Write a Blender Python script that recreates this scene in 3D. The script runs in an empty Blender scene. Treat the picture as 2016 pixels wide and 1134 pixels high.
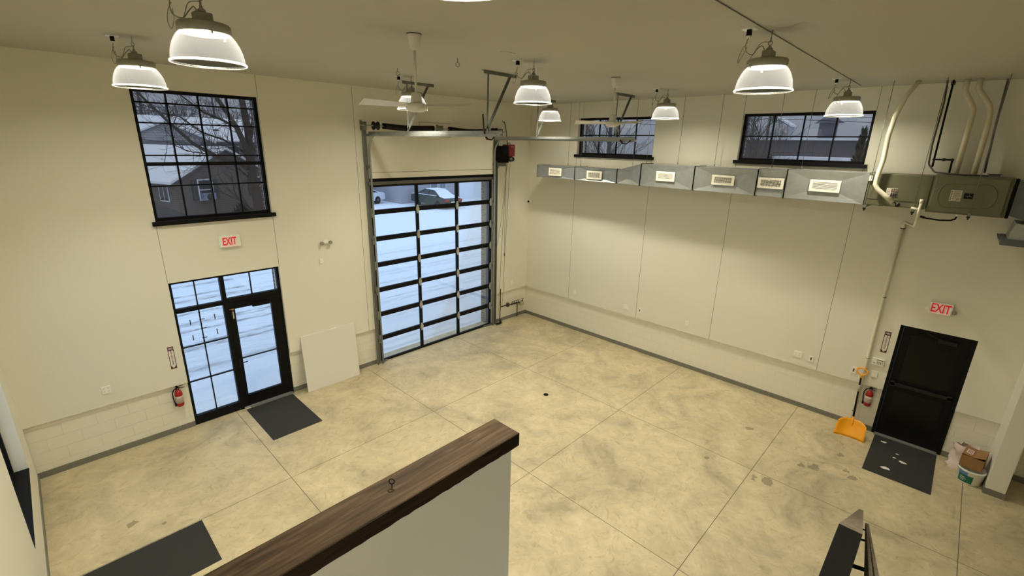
import bpy, bmesh, math, random
from mathutils import Vector, Matrix
PI = math.pi
S = bpy.context.scene
COL = S.collection

# ------------------------------------------------------------ camera
cam_d = bpy.data.cameras.new('camera'); cam = bpy.data.objects.new('camera', cam_d); COL.objects.link(cam)
cam_d.sensor_width = 36.0; cam_d.lens = 921.35 / 2016 * 36.0
cam_d.clip_start = 0.02; cam_d.clip_end = 400
Fv = Vector((0.69151281, 0.66074871, -0.29192666)); Rv = Vector((0.69533276, -0.71837766, 0.02111628)); Uv = Vector((0.19576103, 0.21758834, 0.95620758))
M = Matrix(((Rv.x, Uv.x, -Fv.x, -10.29535), (Rv.y, Uv.y, -Fv.y, -9.25422), (Rv.z, Uv.z, -Fv.z, 5.04815), (0, 0, 0, 1)))
cam.matrix_world = M
S.camera = cam
# ------------------------------------------------------------ view, sky
S.view_settings.view_transform = 'Standard'; S.view_settings.look = 'None'
S.view_settings.gamma = 1.0; S.view_settings.exposure = 0.0; S.view_settings.use_curve_mapping = False
LED_POWER = 670.0          # radiance of each lamp's led disc
SKY = 1.85
W = bpy.data.worlds.new('overcast_sky'); S.world = W; W.use_nodes = True
nt = W.node_tree; nt.nodes.clear()
tc = nt.nodes.new('ShaderNodeTexCoord'); sx = nt.nodes.new('ShaderNodeSeparateXYZ'); mr = nt.nodes.new('ShaderNodeMapRange')
mr.inputs['From Min'].default_value = 0; mr.inputs['From Max'].default_value = 1
mr.inputs['To Min'].default_value = 0.33 * SKY; mr.inputs['To Max'].default_value = 1.0 * SKY
bg = nt.nodes.new('ShaderNodeBackground'); bg.inputs['Color'].default_value = (0.54, 0.73, 1.0, 1)
wo = nt.nodes.new('ShaderNodeOutputWorld')
nt.links.new(tc.outputs['Generated'], sx.inputs[0]); nt.links.new(sx.outputs['Z'], mr.inputs['Value'])
nt.links.new(mr.outputs[0], bg.inputs['Strength']); nt.links.new(bg.outputs[0], wo.inputs[0])

# ------------------------------------------------------------ materials
MATS = {}
def srgb(r, g, b):
    f = lambda c: (c / 12.92 if c <= 0.04045 else ((c + 0.055) / 1.055) ** 2.4)
    return (f(r / 255), f(g / 255), f(b / 255), 1)
def mat(name, rgb, rough=0.6, metal=0.0, bump=0.0, bscale=200.0, var=0.0, vscale=3.0, spec=0.5, emit=None):
    if name in MATS: return MATS[name]
    m = bpy.data.materials.new(name); m.use_nodes = True; n = m.node_tree; b = n.nodes['Principled BSDF']
    c = srgb(*rgb)
    b.inputs['Base Color'].default_value = c; b.inputs['Roughness'].default_value = rough; b.inputs['Metallic'].default_value = metal
    b.inputs['Specular IOR Level'].default_value = spec
    tcn = n.nodes.new('ShaderNodeNewGeometry')
    if var > 0:
        no = n.nodes.new('ShaderNodeTexNoise'); no.inputs['Scale'].default_value = vscale; no.inputs['Detail'].default_value = 6
        n.links.new(tcn.outputs['Position'], no.inputs['Vector'])
        r = n.nodes.new('ShaderNodeValToRGB'); r.color_ramp.elements[0].position = 0.3; r.color_ramp.elements[1].position = 0.7
        r.color_ramp.elements[0].color = tuple(x * (1 - var) for x in c[:3]) + (1,)
        r.color_ramp.elements[1].color = tuple(min(1, x * (1 + var)) for x in c[:3]) + (1,)
        n.links.new(no.outputs['Fac'], r.inputs[0]); n.links.new(r.outputs[0], b.inputs['Base Color'])
    if bump > 0:
        no = n.nodes.new('ShaderNodeTexNoise'); no.inputs['Scale'].default_value = bscale; no.inputs['Detail'].default_value = 3
        n.links.new(tcn.outputs['Position'], no.inputs['Vector'])
        bp = n.nodes.new('ShaderNodeBump'); bp.inputs['Strength'].default_value = bump; bp.inputs['Distance'].default_value = 0.004
        n.links.new(no.outputs['Fac'], bp.inputs['Height']); n.links.new(bp.outputs[0], b.inputs['Normal'])
    if emit:
        b.inputs['Emission Color'].default_value = srgb(*emit[0]); b.inputs['Emission Strength'].default_value = emit[1]
    MATS[name] = m
    return m

def emission(name, rgb, st):
    m = bpy.data.materials.new(name); m.use_nodes = True; n = m.node_tree; n.nodes.clear()
    e = n.nodes.new('ShaderNodeEmission'); e.inputs[0].default_value = rgb; e.inputs[1].default_value = st
    o = n.nodes.new('ShaderNodeOutputMaterial'); n.links.new(e.outputs[0], o.inputs[0]); MATS[name] = m; return m

def glass(name, tint, refl=1.0):
    m = bpy.data.materials.new(name); m.use_nodes = True; n = m.node_tree; n.nodes.clear()
    t = n.nodes.new('ShaderNodeBsdfTransparent'); t.inputs[0].default_value = tint
    g = n.nodes.new('ShaderNodeBsdfGlossy'); g.inputs['Roughness'].default_value = 0.0; g.inputs[0].default_value = (1, 1, 1, 1)
    f = n.nodes.new('ShaderNodeFresnel'); f.inputs[0].default_value = 1.5
    mu = n.nodes.new('ShaderNodeMath'); mu.operation = 'MULTIPLY'; mu.inputs[1].default_value = refl
    x = n.nodes.new('ShaderNodeMixShader'); o = n.nodes.new('ShaderNodeOutputMaterial')
    n.links.new(f.outputs[0], mu.inputs[0]); n.links.new(mu.outputs[0], x.inputs[0]); n.links.new(t.outputs[0], x.inputs[1]); n.links.new(g.outputs[0], x.inputs[2])
    n.links.new(x.outputs[0], o.inputs[0]); MATS[name] = m; return m

def prismatic(name, tr, col, w, edge=0.06):
    """clear ribbed acrylic: part straight through, part scattered, a little gloss"""
    m = bpy.data.materials.new(name); m.use_nodes = True; n = m.node_tree; n.nodes.clear()
    t = n.nodes.new('ShaderNodeBsdfTransparent'); t.inputs[0].default_value = (0.60, 0.60, 0.59, 1)
    s = n.nodes.new('ShaderNodeBsdfTranslucent'); s.inputs[0].default_value = col
    g = n.nodes.new('ShaderNodeBsdfGlossy'); g.inputs['Roughness'].default_value = 0.25; g.inputs[0].default_value = (.9, .9, .9, 1)
    x1 = n.nodes.new('ShaderNodeMixShader'); x1.inputs[0].default_value = w
    x2 = n.nodes.new('ShaderNodeMixShader'); x2.inputs[0].default_value = tr
    o = n.nodes.new('ShaderNodeOutputMaterial')
    n.links.new(s.outputs[0], x1.inputs[1]); n.links.new(g.outputs[0], x1.inputs[2])
    lw = n.nodes.new('ShaderNodeLayerWeight'); lw.inputs[0].default_value = 0.35
    pw = n.nodes.new('ShaderNodeMath'); pw.operation = 'POWER'; pw.inputs[1].default_value = 2.0
    ml = n.nodes.new('ShaderNodeMath'); ml.operation = 'MULTIPLY_ADD'; ml.inputs[1].default_value = -edge; ml.inputs[2].default_value = tr
    n.links.new(lw.outputs['Facing'], pw.inputs[0]); n.links.new(pw.outputs[0], ml.inputs[0]); n.links.new(ml.outputs[0], x2.inputs[0])
    n.links.new(x1.outputs[0], x2.inputs[1]); n.links.new(t.outputs[0], x2.inputs[2]); n.links.new(x2.outputs[0], o.inputs[0])
    MATS[name] = m; return m

def block_mat(name, axis, base=(236, 232, 214)):
    m = bpy.data.materials.new(name); m.use_nodes = True; n = m.node_tree; b = n.nodes['Principled BSDF']
    b.inputs['Roughness'].default_value = 0.55
    g = n.nodes.new('ShaderNodeNewGeometry'); s = n.nodes.new('ShaderNodeSeparateXYZ'); c = n.nodes.new('ShaderNodeCombineXYZ')
    n.links.new(g.outputs['Position'], s.inputs[0]); n.links.new(s.outputs[axis], c.inputs[0]); n.links.new(s.outputs['Z'], c.inputs[1])
    br = n.nodes.new('ShaderNodeTexBrick'); br.inputs['Scale'].default_value = 1.0
    br.inputs['Brick Width'].default_value = 0.406; br.inputs['Row Height'].default_value = 0.203; br.inputs['Mortar Size'].default_value = 0.006
    br.inputs['Mortar Smooth'].default_value = 0.6
    cc = srgb(*base); br.inputs['Color1'].default_value = cc; br.inputs['Color2'].default_value = cc
    br.inputs['Mortar'].default_value = tuple(x * .91 for x in cc[:3]) + (1,)
    n.links.new(c.outputs[0], br.inputs['Vector']); n.links.new(br.outputs['Color'], b.inputs['Base Color'])
    bu = n.nodes.new('ShaderNodeBump'); bu.invert = True; bu.inputs['Strength'].default_value = 0.45; bu.inputs['Distance'].default_value = 0.004
    n.links.new(br.outputs['Fac'], bu.inputs['Height']); n.links.new(bu.outputs[0], b.inputs['Normal'])
    MATS[name] = m; return m

def siding_mat(name, rgb, pitch=0.12):
    m = bpy.data.materials.new(name); m.use_nodes = True; n = m.node_tree; b = n.nodes['Principled BSDF']
    b.inputs['Roughness'].default_value = 0.7
    g = n.nodes.new('ShaderNodeNewGeometry'); s = n.nodes.new('ShaderNodeSeparateXYZ'); n.links.new(g.outputs['Position'], s.inputs[0])
    mo = n.nodes.new('ShaderNodeMath'); mo.operation = 'MODULO'; mo.inputs[1].default_value = pitch; n.links.new(s.outputs['Z'], mo.inputs[0])
    cm = n.nodes.new('ShaderNodeMath'); cm.operation = 'LESS_THAN'; cm.inputs[1].default_value = pitch * 0.16; n.links.new(mo.outputs[0], cm.inputs[0])
    mx = n.nodes.new('ShaderNodeMix'); mx.data_type = 'RGBA'; c = srgb(*rgb)
    mx.inputs['A'].default_value = c; mx.inputs['B'].default_value = tuple(x * .55 for x in c[:3]) + (1,)
    n.links.new(cm.outputs[0], mx.inputs['Factor']); n.links.new(mx.outputs['Result'], b.inputs['Base Color'])
    MATS[name] = m; return m

def brick_mat(name):
    m = bpy.data.materials.new(name); m.use_nodes = True; n = m.node_tree; b = n.nodes['Principled BSDF']
    g = n.nodes.new('ShaderNodeNewGeometry'); s = n.nodes.new('ShaderNodeSeparateXYZ'); c = n.nodes.new('ShaderNodeCombineXYZ'); a = n.nodes.new('ShaderNodeMath'); a.operation = 'ADD'
    n.links.new(g.outputs['Position'], s.inputs[0]); n.links.new(s.outputs['X'], a.inputs[0]); n.links.new(s.outputs['Y'], a.inputs[1])
    n.links.new(a.outputs[0], c.inputs[0]); n.links.new(s.outputs['Z'], c.inputs[1])
    br = n.nodes.new('ShaderNodeTexBrick'); br.inputs['Scale'].default_value = 1.0
    br.inputs['Brick Width'].default_value = 0.2; br.inputs['Row Height'].default_value = 0.08; br.inputs['Mortar Size'].default_value = 0.01
    br.inputs['Color1'].default_value = srgb(96, 74, 74); br.inputs['Color2'].default_value = srgb(80, 64, 66); br.inputs['Mortar'].default_value = srgb(150, 150, 155)
    n.links.new(c.outputs[0], br.inputs['Vector']); n.links.new(br.outputs['Color'], b.inputs['Base Color']); b.inputs['Roughness'].default_value = 0.8
    MATS[name] = m; return m

def wood_mat(name, c1, c2, c3, axis=0):
    m = bpy.data.materials.new(name); m.use_nodes = True; n = m.node_tree; b = n.nodes['Principled BSDF']
    b.inputs['Roughness'].default_value = 0.7; b.inputs['Specular IOR Level'].default_value = 0.15
    g = n.nodes.new('ShaderNodeNewGeometry'); mp = n.nodes.new('ShaderNodeMapping'); sc = [60, 60, 60]; sc[axis] = 5
    mp.inputs['Scale'].default_value = sc; n.links.new(g.outputs['Position'], mp.inputs[0])
    no = n.nodes.new('ShaderNodeTexNoise'); no.inputs['Scale'].default_value = 1.0; no.inputs['Detail'].default_value = 8; no.inputs['Distortion'].default_value = 1.4
    n.links.new(mp.outputs[0], no.inputs['Vector'])
    r = n.nodes.new('ShaderNodeValToRGB'); e = r.color_ramp.elements; e[0].position = 0.3; e[0].color = srgb(*c1); e[1].position = 0.72; e[1].color = srgb(*c3)
    k = e.new(0.5); k.color = srgb(*c2)
    n.links.new(no.outputs['Fac'], r.inputs[0]); n.links.new(r.outputs[0], b.inputs['Base Color'])
    bu = n.nodes.new('ShaderNodeBump'); bu.inputs['Strength'].default_value = 0.2; bu.inputs['Distance'].default_value = 0.001
    n.links.new(no.outputs['Fac'], bu.inputs['Height']); n.links.new(bu.outputs[0], b.inputs['Normal'])
    MATS[name] = m; return m

def node_math(n, op, a, b=None, c=None):
    q = n.nodes.new('ShaderNodeMath'); q.operation = op
    for i, v in enumerate((a, b, c)):
        if v is None: continue
        if isinstance(v, (int, float)): q.inputs[i].default_value = v
        else: n.links.new(v, q.inputs[i])
    return q.outputs[0]

def floor_mat():
    m = bpy.data.materials.new('polished_concrete'); m.use_nodes = True; n = m.node_tree; b = n.nodes['Principled BSDF']
    g = n.nodes.new('ShaderNodeNewGeometry'); s = n.nodes.new('ShaderNodeSeparateXYZ'); n.links.new(g.outputs['Position'], s.inputs[0])
    def noise(scale, det, dist=0.0, rough=.5):
        q = n.nodes.new('ShaderNodeTexNoise'); q.inputs['Scale'].default_value = scale; q.inputs['Detail'].default_value = det
        q.inputs['Distortion'].default_value = dist; q.inputs['Roughness'].default_value = rough
        n.links.new(g.outputs['Position'], q.inputs['Vector']); return q.outputs['Fac']
    def ramp(v, pts):
        r = n.nodes.new('ShaderNodeValToRGB'); e = r.color_ramp.elements
        e[0].position = pts[0][0]; e[0].color = srgb(*pts[0][1]); e[1].position = pts[-1][0]; e[1].color = srgb(*pts[-1][1])
        for p, c in pts[1:-1]: k = e.new(p); k.color = srgb(*c)
        n.links.new(v, r.inputs[0]); return r.outputs[0]
    def mix(f, a, bb, mode='MIX'):
        q = n.nodes.new('ShaderNodeMix'); q.data_type = 'RGBA'; q.blend_type = mode
        if isinstance(f, (int, float)): q.inputs['Factor'].default_value = f
        else: n.links.new(f, q.inputs['Factor'])
        for k, v in (('A', a), ('B', bb)):
            if isinstance(v, tuple): q.inputs[k].default_value = v
            else: n.links.new(v, q.inputs[k])
        return q.outputs['Result']
    base = ramp(noise(0.9, 8, 1.2, .6), [(0.32, (176, 165, 136)), (0.5, (203, 190, 155)), (0.7, (219, 205, 168))])
    fine = ramp(noise(5, 8, .9, .62), [(0.32, (206, 203, 197)), (0.62, (244, 243, 240))])
    col = mix(0.55, base, fine, 'MULTIPLY')
    sw = ramp(noise(2.6, 4, 5.0, .6), [(0.55, (255, 255, 255)), (0.74, (205, 198, 184))])
    col = mix(0.6, col, sw, 'MULTIPLY')
    # sawn control joints
    line = None
    for ax, vals in (('X', (-8.21, -5.47, -2.77)), ('Y', (-2.58, -5.115, -7.64, -10.17))):
        for v in vals:
            d = node_math(n, 'ABSOLUTE', node_math(n, 'SUBTRACT', s.outputs[ax], v)); l = node_math(n, 'LESS_THAN', d, 0.0045)
            line = l if line is None else node_math(n, 'MAXIMUM', line, l)
    col = mix(line, col, srgb(92, 84, 66))
    # spilled water and scuffs
    st = None; nz = noise(9, 3)
    for (x, y, r) in ((-1.95, -8.35, .08), (-2.05, -8.2, .05), (-1.25, -8.62, .05), (-2.9, -7.9, .09), (-2.95, -7.75, .05), (-1.55, -7.2, .05), (-1.8, -8.9, .06), (-1.7, -8.8, .05),
                      (-10.1, -2.0, .06), (-9.8, -2.3, .03), (-3.0, -7.0, .04)):
        dx = node_math(n, 'SUBTRACT', s.outputs['X'], x); dy = node_math(n, 'SUBTRACT', s.outputs['Y'], y)
        d = node_math(n, 'SQRT', node_math(n, 'ADD', node_math(n, 'MULTIPLY', dx, dx), node_math(n, 'MULTIPLY', dy, dy)))
        d = node_math(n, 'SUBTRACT', d, node_math(n, 'MULTIPLY', node_math(n, 'SUBTRACT', nz, 0.5), r * 4.5))
        l = node_math(n, 'LESS_THAN', d, r); st = l if st is None else node_math(n, 'MAXIMUM', st, l)
    col = mix(node_math(n, 'MULTIPLY', st, 0.55), col, srgb(96, 86, 66))
    n.links.new(col, b.inputs['Base Color'])
    b.inputs['Roughness'].default_value = 0.52
    bu = n.nodes.new('ShaderNodeBump'); bu.inputs['Strength'].default_value = 0.15; bu.inputs['Distance'].default_value = 0.003
    n.links.new(noise(60, 3), bu.inputs['Height']); n.links.new(bu.outputs[0], b.inputs['Normal'])
    return m

def snow_ground_mat():
    m = bpy.data.materials.new('snow_with_wheel_ruts'); m.use_nodes = True; n = m.node_tree; b = n.nodes['Principled BSDF']; b.inputs['Roughness'].default_value = 0.8
    g = n.nodes.new('ShaderNodeNewGeometry'); s = n.nodes.new('ShaderNodeSeparateXYZ'); n.links.new(g.outputs['Position'], s.inputs[0])
    mp = n.nodes.new('ShaderNodeMapping'); mp.inputs['Scale'].default_value = (1.2, 5, 1); n.links.new(g.outputs['Position'], mp.inputs[0])
    no = n.nodes.new('ShaderNodeTexNoise'); no.inputs['Scale'].default_value = 1.6; no.inputs['Detail'].default_value = 8; no.inputs['Roughness'].default_value = .7
    n.links.new(mp.outputs[0], no.inputs['Vector'])
    rut = None
    for y, w in ((2.65, .10), (3.95, .12), (4.3, .08), (5.35, .09), (5.95, .14), (6.9, .10), (7.3, .16), (8.3, .14), (8.9, .10), (10.2, .12)):
        d = node_math(n, 'ABSOLUTE', node_math(n, 'SUBTRACT', s.outputs['Y'], y))
        l = node_math(n, 'SUBTRACT', 1.0, node_math(n, 'DIVIDE', d, w * 1.8)); l = node_math(n, 'MAXIMUM', l, 0.0)
        rut = l if rut is None else node_math(n, 'MAXIMUM', rut, l)
    road = node_math(n, 'MULTIPLY', node_math(n, 'GREATER_THAN', s.outputs['Y'], 2.3), node_math(n, 'LESS_THAN', s.outputs['Y'], 11.0))
    nn = node_math(n, 'MULTIPLY', node_math(n, 'MAXIMUM', node_math(n, 'SUBTRACT', no.outputs['Fac'], 0.36), 0.0), 4.2)
    v = node_math(n, 'MULTIPLY', node_math(n, 'ADD', node_math(n, 'MULTIPLY', rut, 0.62), node_math(n, 'MULTIPLY', road, 0.16)), nn)
    v = node_math(n, 'MULTIPLY', v, node_math(n, 'ADD', 0.5, node_math(n, 'MULTIPLY', node_math(n, 'LESS_THAN', s.outputs['X'], -5.3), 0.75)))
    cl = n.nodes.new('ShaderNodeClamp'); n.links.new(v, cl.inputs[0])
    mx = n.nodes.new('ShaderNodeMix'); mx.data_type = 'RGBA'; mx.inputs['A'].default_value = (0.84, 0.86, 0.88, 1); mx.inputs['B'].default_value = (0.20, 0.19, 0.19, 1)
    n.links.new(cl.outputs[0], mx.inputs['Factor']); n.links.new(mx.outputs['Result'], b.inputs['Base Color'])
    bu = n.nodes.new('ShaderNodeBump'); bu.inputs['Strength'].default_value = 0.5; bu.inputs['Distance'].default_value = 0.05
    n.links.new(no.outputs['Fac'], bu.inputs['Height']); n.links.new(bu.outputs[0], b.inputs['Normal'])
    return m

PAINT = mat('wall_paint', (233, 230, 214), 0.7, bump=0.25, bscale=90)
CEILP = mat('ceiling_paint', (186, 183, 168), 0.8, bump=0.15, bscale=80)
GROOVE = mat('joint_caulk', (148, 143, 122), 0.9)  # darker caulk strips in the drywall joints
BASEB = mat('grey_vinyl', (122, 120, 108), 0.6)
BLACK = mat('black_aluminium', (11, 11, 13), 0.55, spec=0.2)
BLACKM = mat('black_matte', (11, 11, 11), 0.8, spec=0.2)
GALV = mat('galvanised_steel', (168, 172, 170), 0.42, 0.75, var=0.08, vscale=9)
GALVD = mat('dull_galvanised_steel', (128, 130, 124), 0.5, 0.6, var=0.1, vscale=20)
WHITEP = mat('white_plastic', (246, 244, 232), 0.4)
WHITEE = mat('white_enamel', (226, 224, 214), 0.35)
GREYL = mat('grey_lamp_enamel', (150, 146, 132), 0.5)
ZINC = mat('zinc_hook', (140, 138, 130), 0.4, 0.7)
BLACKS = mat('black_spring_steel', (26, 24, 23), 0.5, 0.3)
REDM = mat('red_enamel', (168, 22, 26), 0.35)
DKRED = mat('dark_red_enamel', (120, 18, 30), 0.4)
OLIVE = mat('olive_grey_enamel', (98, 98, 74), 0.45)
RUBBER = mat('charcoal_mat_pile', (44, 45, 43), 0.95, bump=0.5, bscale=400)
SNOW = mat('snow', (236, 238, 242), 0.8, bump=0.4, bscale=6)
CARD = mat('cardboard', (150, 112, 68), 0.8, var=0.06, vscale=10)
YEL = mat('yellow_plastic', (250, 168, 8), 0.4)
PAPER = mat('paper', (232, 228, 216), 0.7)
INK = mat('dark_ink', (70, 62, 58), 0.8)
MAROON = mat('maroon_ink', (92, 28, 40), 0.6)
EXITRED = mat('exit_red', (232, 30, 48), 0.5, emit=((255, 40, 60), 0.12))
EXITW = mat('exit_face', (240, 214, 205), 0.5, emit=((255, 200, 190), 0.10))
BLK_A = block_mat('painted_block_front', 'X'); BLK_B = block_mat('painted_block_side', 'Y')
BRICK = brick_mat('brown_brick')
WOOD = wood_mat('stained_wood', (42, 31, 20), (64, 50, 33), (84, 67, 46))
WOODG = wood_mat('grey_stained_wood', (84, 76, 64), (112, 102, 88), (136, 124, 106))
LED = emission('led_light', (1.0, 0.93, 0.76, 1), LED_POWER)
SHADE = prismatic('ribbed_acrylic', 0.98, (0.8, 0.82, 0.86, 1), 0.25)
RIMM = prismatic('acrylic_rim', 0.6, (0.97, 0.97, 0.97, 1), 0.2, 0.0)
GL_CLEAR = glass('clear_glass', (0.965, 0.975, 0.985, 1), 0.5)
GL_TINT = glass('tinted_glass', (0.80, 0.74, 0.70, 1), 1.0)
GL_DARK = mat('dark_door_glass', (15, 16, 13), 0.3, spec=0.25)

# ------------------------------------------------------------ mesh builder
class MB:
    def __init__(s): s.v = []; s.f = []; s.m = []; s.sm = []; s.k = 0; s.smooth = False
    def _add(s, vs, fs, smooth=None):
        o = len(s.v); s.v += [tuple(v) for v in vs]
        for f in fs: s.f.append(tuple(i + o for i in f)); s.m.append(s.k); s.sm.append(s.smooth if smooth is None else smooth)
        return s
    def box(s, x0, x1, y0, y1, z0, z1):
        x0, x1 = sorted((x0, x1)); y0, y1 = sorted((y0, y1)); z0, z1 = sorted((z0, z1))
        vs = [(x0, y0, z0), (x1, y0, z0), (x1, y1, z0), (x0, y1, z0), (x0, y0, z1), (x1, y0, z1), (x1, y1, z1), (x0, y1, z1)]
        return s._add(vs, [(0, 3, 2, 1), (4, 5, 6, 7), (0, 1, 5, 4), (1, 2, 6, 5), (2, 3, 7, 6), (3, 0, 4, 7)], False)
    def obox(s, c, ax, ay, az, hx, hy, hz):
        c = Vector(c); ax = Vector(ax).normalized(); ay = Vector(ay).normalized(); az = Vector(az).normalized(); vs = []
        for k in (-1, 1):
            for (i, j) in ((-1, -1), (1, -1), (1, 1), (-1, 1)): vs.append(c + ax * hx * i + ay * hy * j + az * hz * k)
        return s._add(vs, [(0, 3, 2, 1), (4, 5, 6, 7), (0, 1, 5, 4), (1, 2, 6, 5), (2, 3, 7, 6), (3, 0, 4, 7)], False)
    def bar(s, a, b, w, t, up=(0, 0, 1)):
        a = Vector(a); b = Vector(b); d = (b - a); L = d.length; d.normalize(); u = Vector(up)
        if abs(d.dot(u)) > .98: u = Vector((1, 0, 0))
        sd = d.cross(u).normalized(); u2 = sd.cross(d)
        return s.obox((a + b) / 2, d, sd, u2, L / 2, w / 2, t / 2)
    def tube(s, pts, r, seg=10, cap=True, closed=False):
        P = [Vector(p) for p in pts]; n = len(P); rs = r if isinstance(r, (list, tuple)) else [r] * n
        vs = []; prev = None
        for i, p in enumerate(P):
            if closed: d = P[(i + 1) % n] - P[i - 1]
            else: d = P[min(i + 1, n - 1)] - P[max(i - 1, 0)]
            d.normalize()
            if prev is None:
                u = Vector((0, 0, 1)) if abs(d.z) < .9 else Vector((1, 0, 0)); a = d.cross(u).normalized()
            else:
                a = prev - d * prev.dot(d)
                a = a.normalized() if a.length > 1e-6 else d.orthogonal().normalized()
            prev = a; b = d.cross(a)
            for j in range(seg):
                t = 2 * PI * j / seg; vs.append(p + (a * math.cos(t) + b * math.sin(t)) * rs[i])
        fs = []
        for i in range(n if closed else n - 1):
            i2 = (i + 1) % n
            for j in range(seg):
                fs.append((i * seg + j, i * seg + (j + 1) % seg, i2 * seg + (j + 1) % seg, i2 * seg + j))
        if cap and not closed: fs.append(tuple(range(seg - 1, -1, -1))); fs.append(tuple((n - 1) * seg + j for j in range(seg)))
        return s._add(vs, fs, seg > 5)
    def lathe(s, prof, c=(0, 0, 0), seg=32, axis='z', smooth=True, ripple=0.0, close=False):
        cx, cy, cz = c; vs = []
        for (r, z) in prof:
            for j in range(seg):
                t = 2 * PI * j / seg; rr = r + (ripple if j % 2 else 0)
                a, b = rr * math.cos(t), rr * math.sin(t)
                vs.append({'z': (cx + a, cy + b, cz + z), 'y': (cx + a, cy + z, cz - b), 'x': (cx + z, cy + a, cz + b)}[axis])
        n = len(prof); fs = []
        for i in range(n if close else n - 1):
            i2 = (i + 1) % n
            for j in range(seg): fs.append((i * seg + j, i * seg + (j + 1) % seg, i2 * seg + (j + 1) % seg, i2 * seg + j))
        if not close:
            if prof[0][0] > 1e-5: fs.append(tuple(range(seg - 1, -1, -1)))
            if prof[-1][0] > 1e-5: fs.append(tuple((n - 1) * seg + j for j in range(seg)))
        return s._add(vs, fs, smooth)
    def prism(s, poly, a0, a1, axis='y'):
        """poly of (u, v) extruded between a0 and a1 along axis"""
        n = len(poly)
        def P(u, v, a): return {'y': (u, a, v), 'x': (a, u, v), 'z': (u, v, a)}[axis]
        vs = [P(u, v, a0) for u, v in poly] + [P(u, v, a1) for u, v in poly]
        fs = [tuple(range(n)), tuple(range(2 * n - 1, n - 1, -1))] + [(i, i + n, (i + 1) % n + n, (i + 1) % n) for i in range(n)]
        return s._add(vs, fs, False)
    def ball(s, c, r, seg=12, sc=(1, 1, 1)):
        prof = [(max(1e-4, math.sin(PI * i / seg)) * r, -math.cos(PI * i / seg) * r) for i in range(seg + 1)]
        o = len(s.v); s.lathe(prof, (0, 0, 0), seg * 2)
        for i in range(o, len(s.v)):
            v = s.v[i]; s.v[i] = (v[0] * sc[0] + c[0], v[1] * sc[1] + c[1], v[2] * sc[2] + c[2])
        return s
    def build(s, name, mats, parent=None, origin=None, bevel=0.0, local=False, fix=True):
        me = bpy.data.meshes.new(name)
        if origin is None:
            if parent is not None and not local:
                p = parent; off = Vector((0, 0, 0))
                while p is not None: off += p.location; p = p.parent
                origin_loc = off
            else: origin_loc = Vector((0, 0, 0))
        else: origin_loc = Vector(origin)
        me.from_pydata([tuple(Vector(v) - origin_loc) for v in s.v], [], s.f)
        if not isinstance(mats, (list, tuple)): mats = [mats]
        for m_ in mats: me.materials.append(m_)
        for p, k, sm in zip(me.polygons, s.m, s.sm): p.material_index = k; p.use_smooth = sm
        if fix:
            bm = bmesh.new(); bm.from_mesh(me); bmesh.ops.recalc_face_normals(bm, faces=bm.faces); bm.to_mesh(me); bm.free()
        me.update()
        o = bpy.data.objects.new(name, me); COL.objects.link(o)
        if parent is not None: o.parent = parent
        elif origin is not None: o.location = origin_loc
        if bevel > 0:
            bv = o.modifiers.new('bevel', 'BEVEL'); bv.width = bevel; bv.segments = 2; bv.limit_method = 'ANGLE'; bv.angle_limit = 0.7
        return o

def tag(o, label=None, cat=None, group=None, kind=None):
    if label: o['label'] = label
    if cat: o['category'] = cat
    if group: o['group'] = group
    if kind: o['kind'] = kind
    return o
def thing(name, loc, label, cat, group=None, rz=0):
    o = bpy.data.objects.new(name, None); COL.objects.link(o); o.location = loc; o.rotation_euler = (0, 0, rz); o.empty_display_size = 0.1
    return tag(o, label, cat, group)
def copy_tree(o, loc, label, parent=None, rz=None):
    c = o.copy(); COL.objects.link(c)
    if parent is not None: c.parent = parent
    else:
        c.location = loc; c['label'] = label
        if rz is not None: c.rotation_euler = (0, 0, rz)
    for ch in [x for x in ALLCH(o)]: copy_tree(ch, None, None, c)
    return c
def ALLCH(o): return [x for x in bpy.data.objects if x.parent == o]
def struct(o, **k): o['kind'] = 'structure'; return o
def text_mesh(txt, size, name, m, parent, matrix, extrude=0.001, bold=0.0, align='CENTER', xs=1.0, spacing=1.0):
    cu = bpy.data.curves.new(name, 'FONT'); cu.body = txt; cu.size = size; cu.extrude = extrude; cu.align_x = align; cu.align_y = 'CENTER'; cu.offset = bold; cu.space_line = spacing
    t = bpy.data.objects.new(name, cu); COL.objects.link(t)
    dg = bpy.context.evaluated_depsgraph_get(); me = bpy.data.meshes.new_from_object(t.evaluated_get(dg)); bpy.data.objects.remove(t)
    for v in me.vertices: v.co.x *= xs
    me.transform(matrix); me.materials.clear(); me.materials.append(m)
    o = bpy.data.objects.new(name, me); COL.objects.link(o)
    off = Vector((0, 0, 0)); p = parent
    while p is not None: off += p.location; p = p.parent
    me.transform(Matrix.Translation(-off)); o.parent = parent
    return o
# text facing -y on the front wall, and facing -x on the right-hand wall
def mat_front(x, y, z, rot=0): return Matrix.Translation((x, y, z)) @ Matrix(((1, 0, 0, 0), (0, 0, -1, 0), (0, 1, 0, 0), (0, 0, 0, 1))) @ Matrix.Rotation(rot, 4, 'Z')
def mat_right(x, y, z, rot=0): return Matrix.Translation((x, y, z)) @ Matrix(((0, 0, -1, 0), (-1, 0, 0, 0), (0, 1, 0, 0), (0, 0, 0, 1))) @ Matrix.Rotation(rot, 4, 'Z')

H = 6.11; LEDGE = 0.90; D = 0.05
XL = -10.95; YB = -13.5
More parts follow.
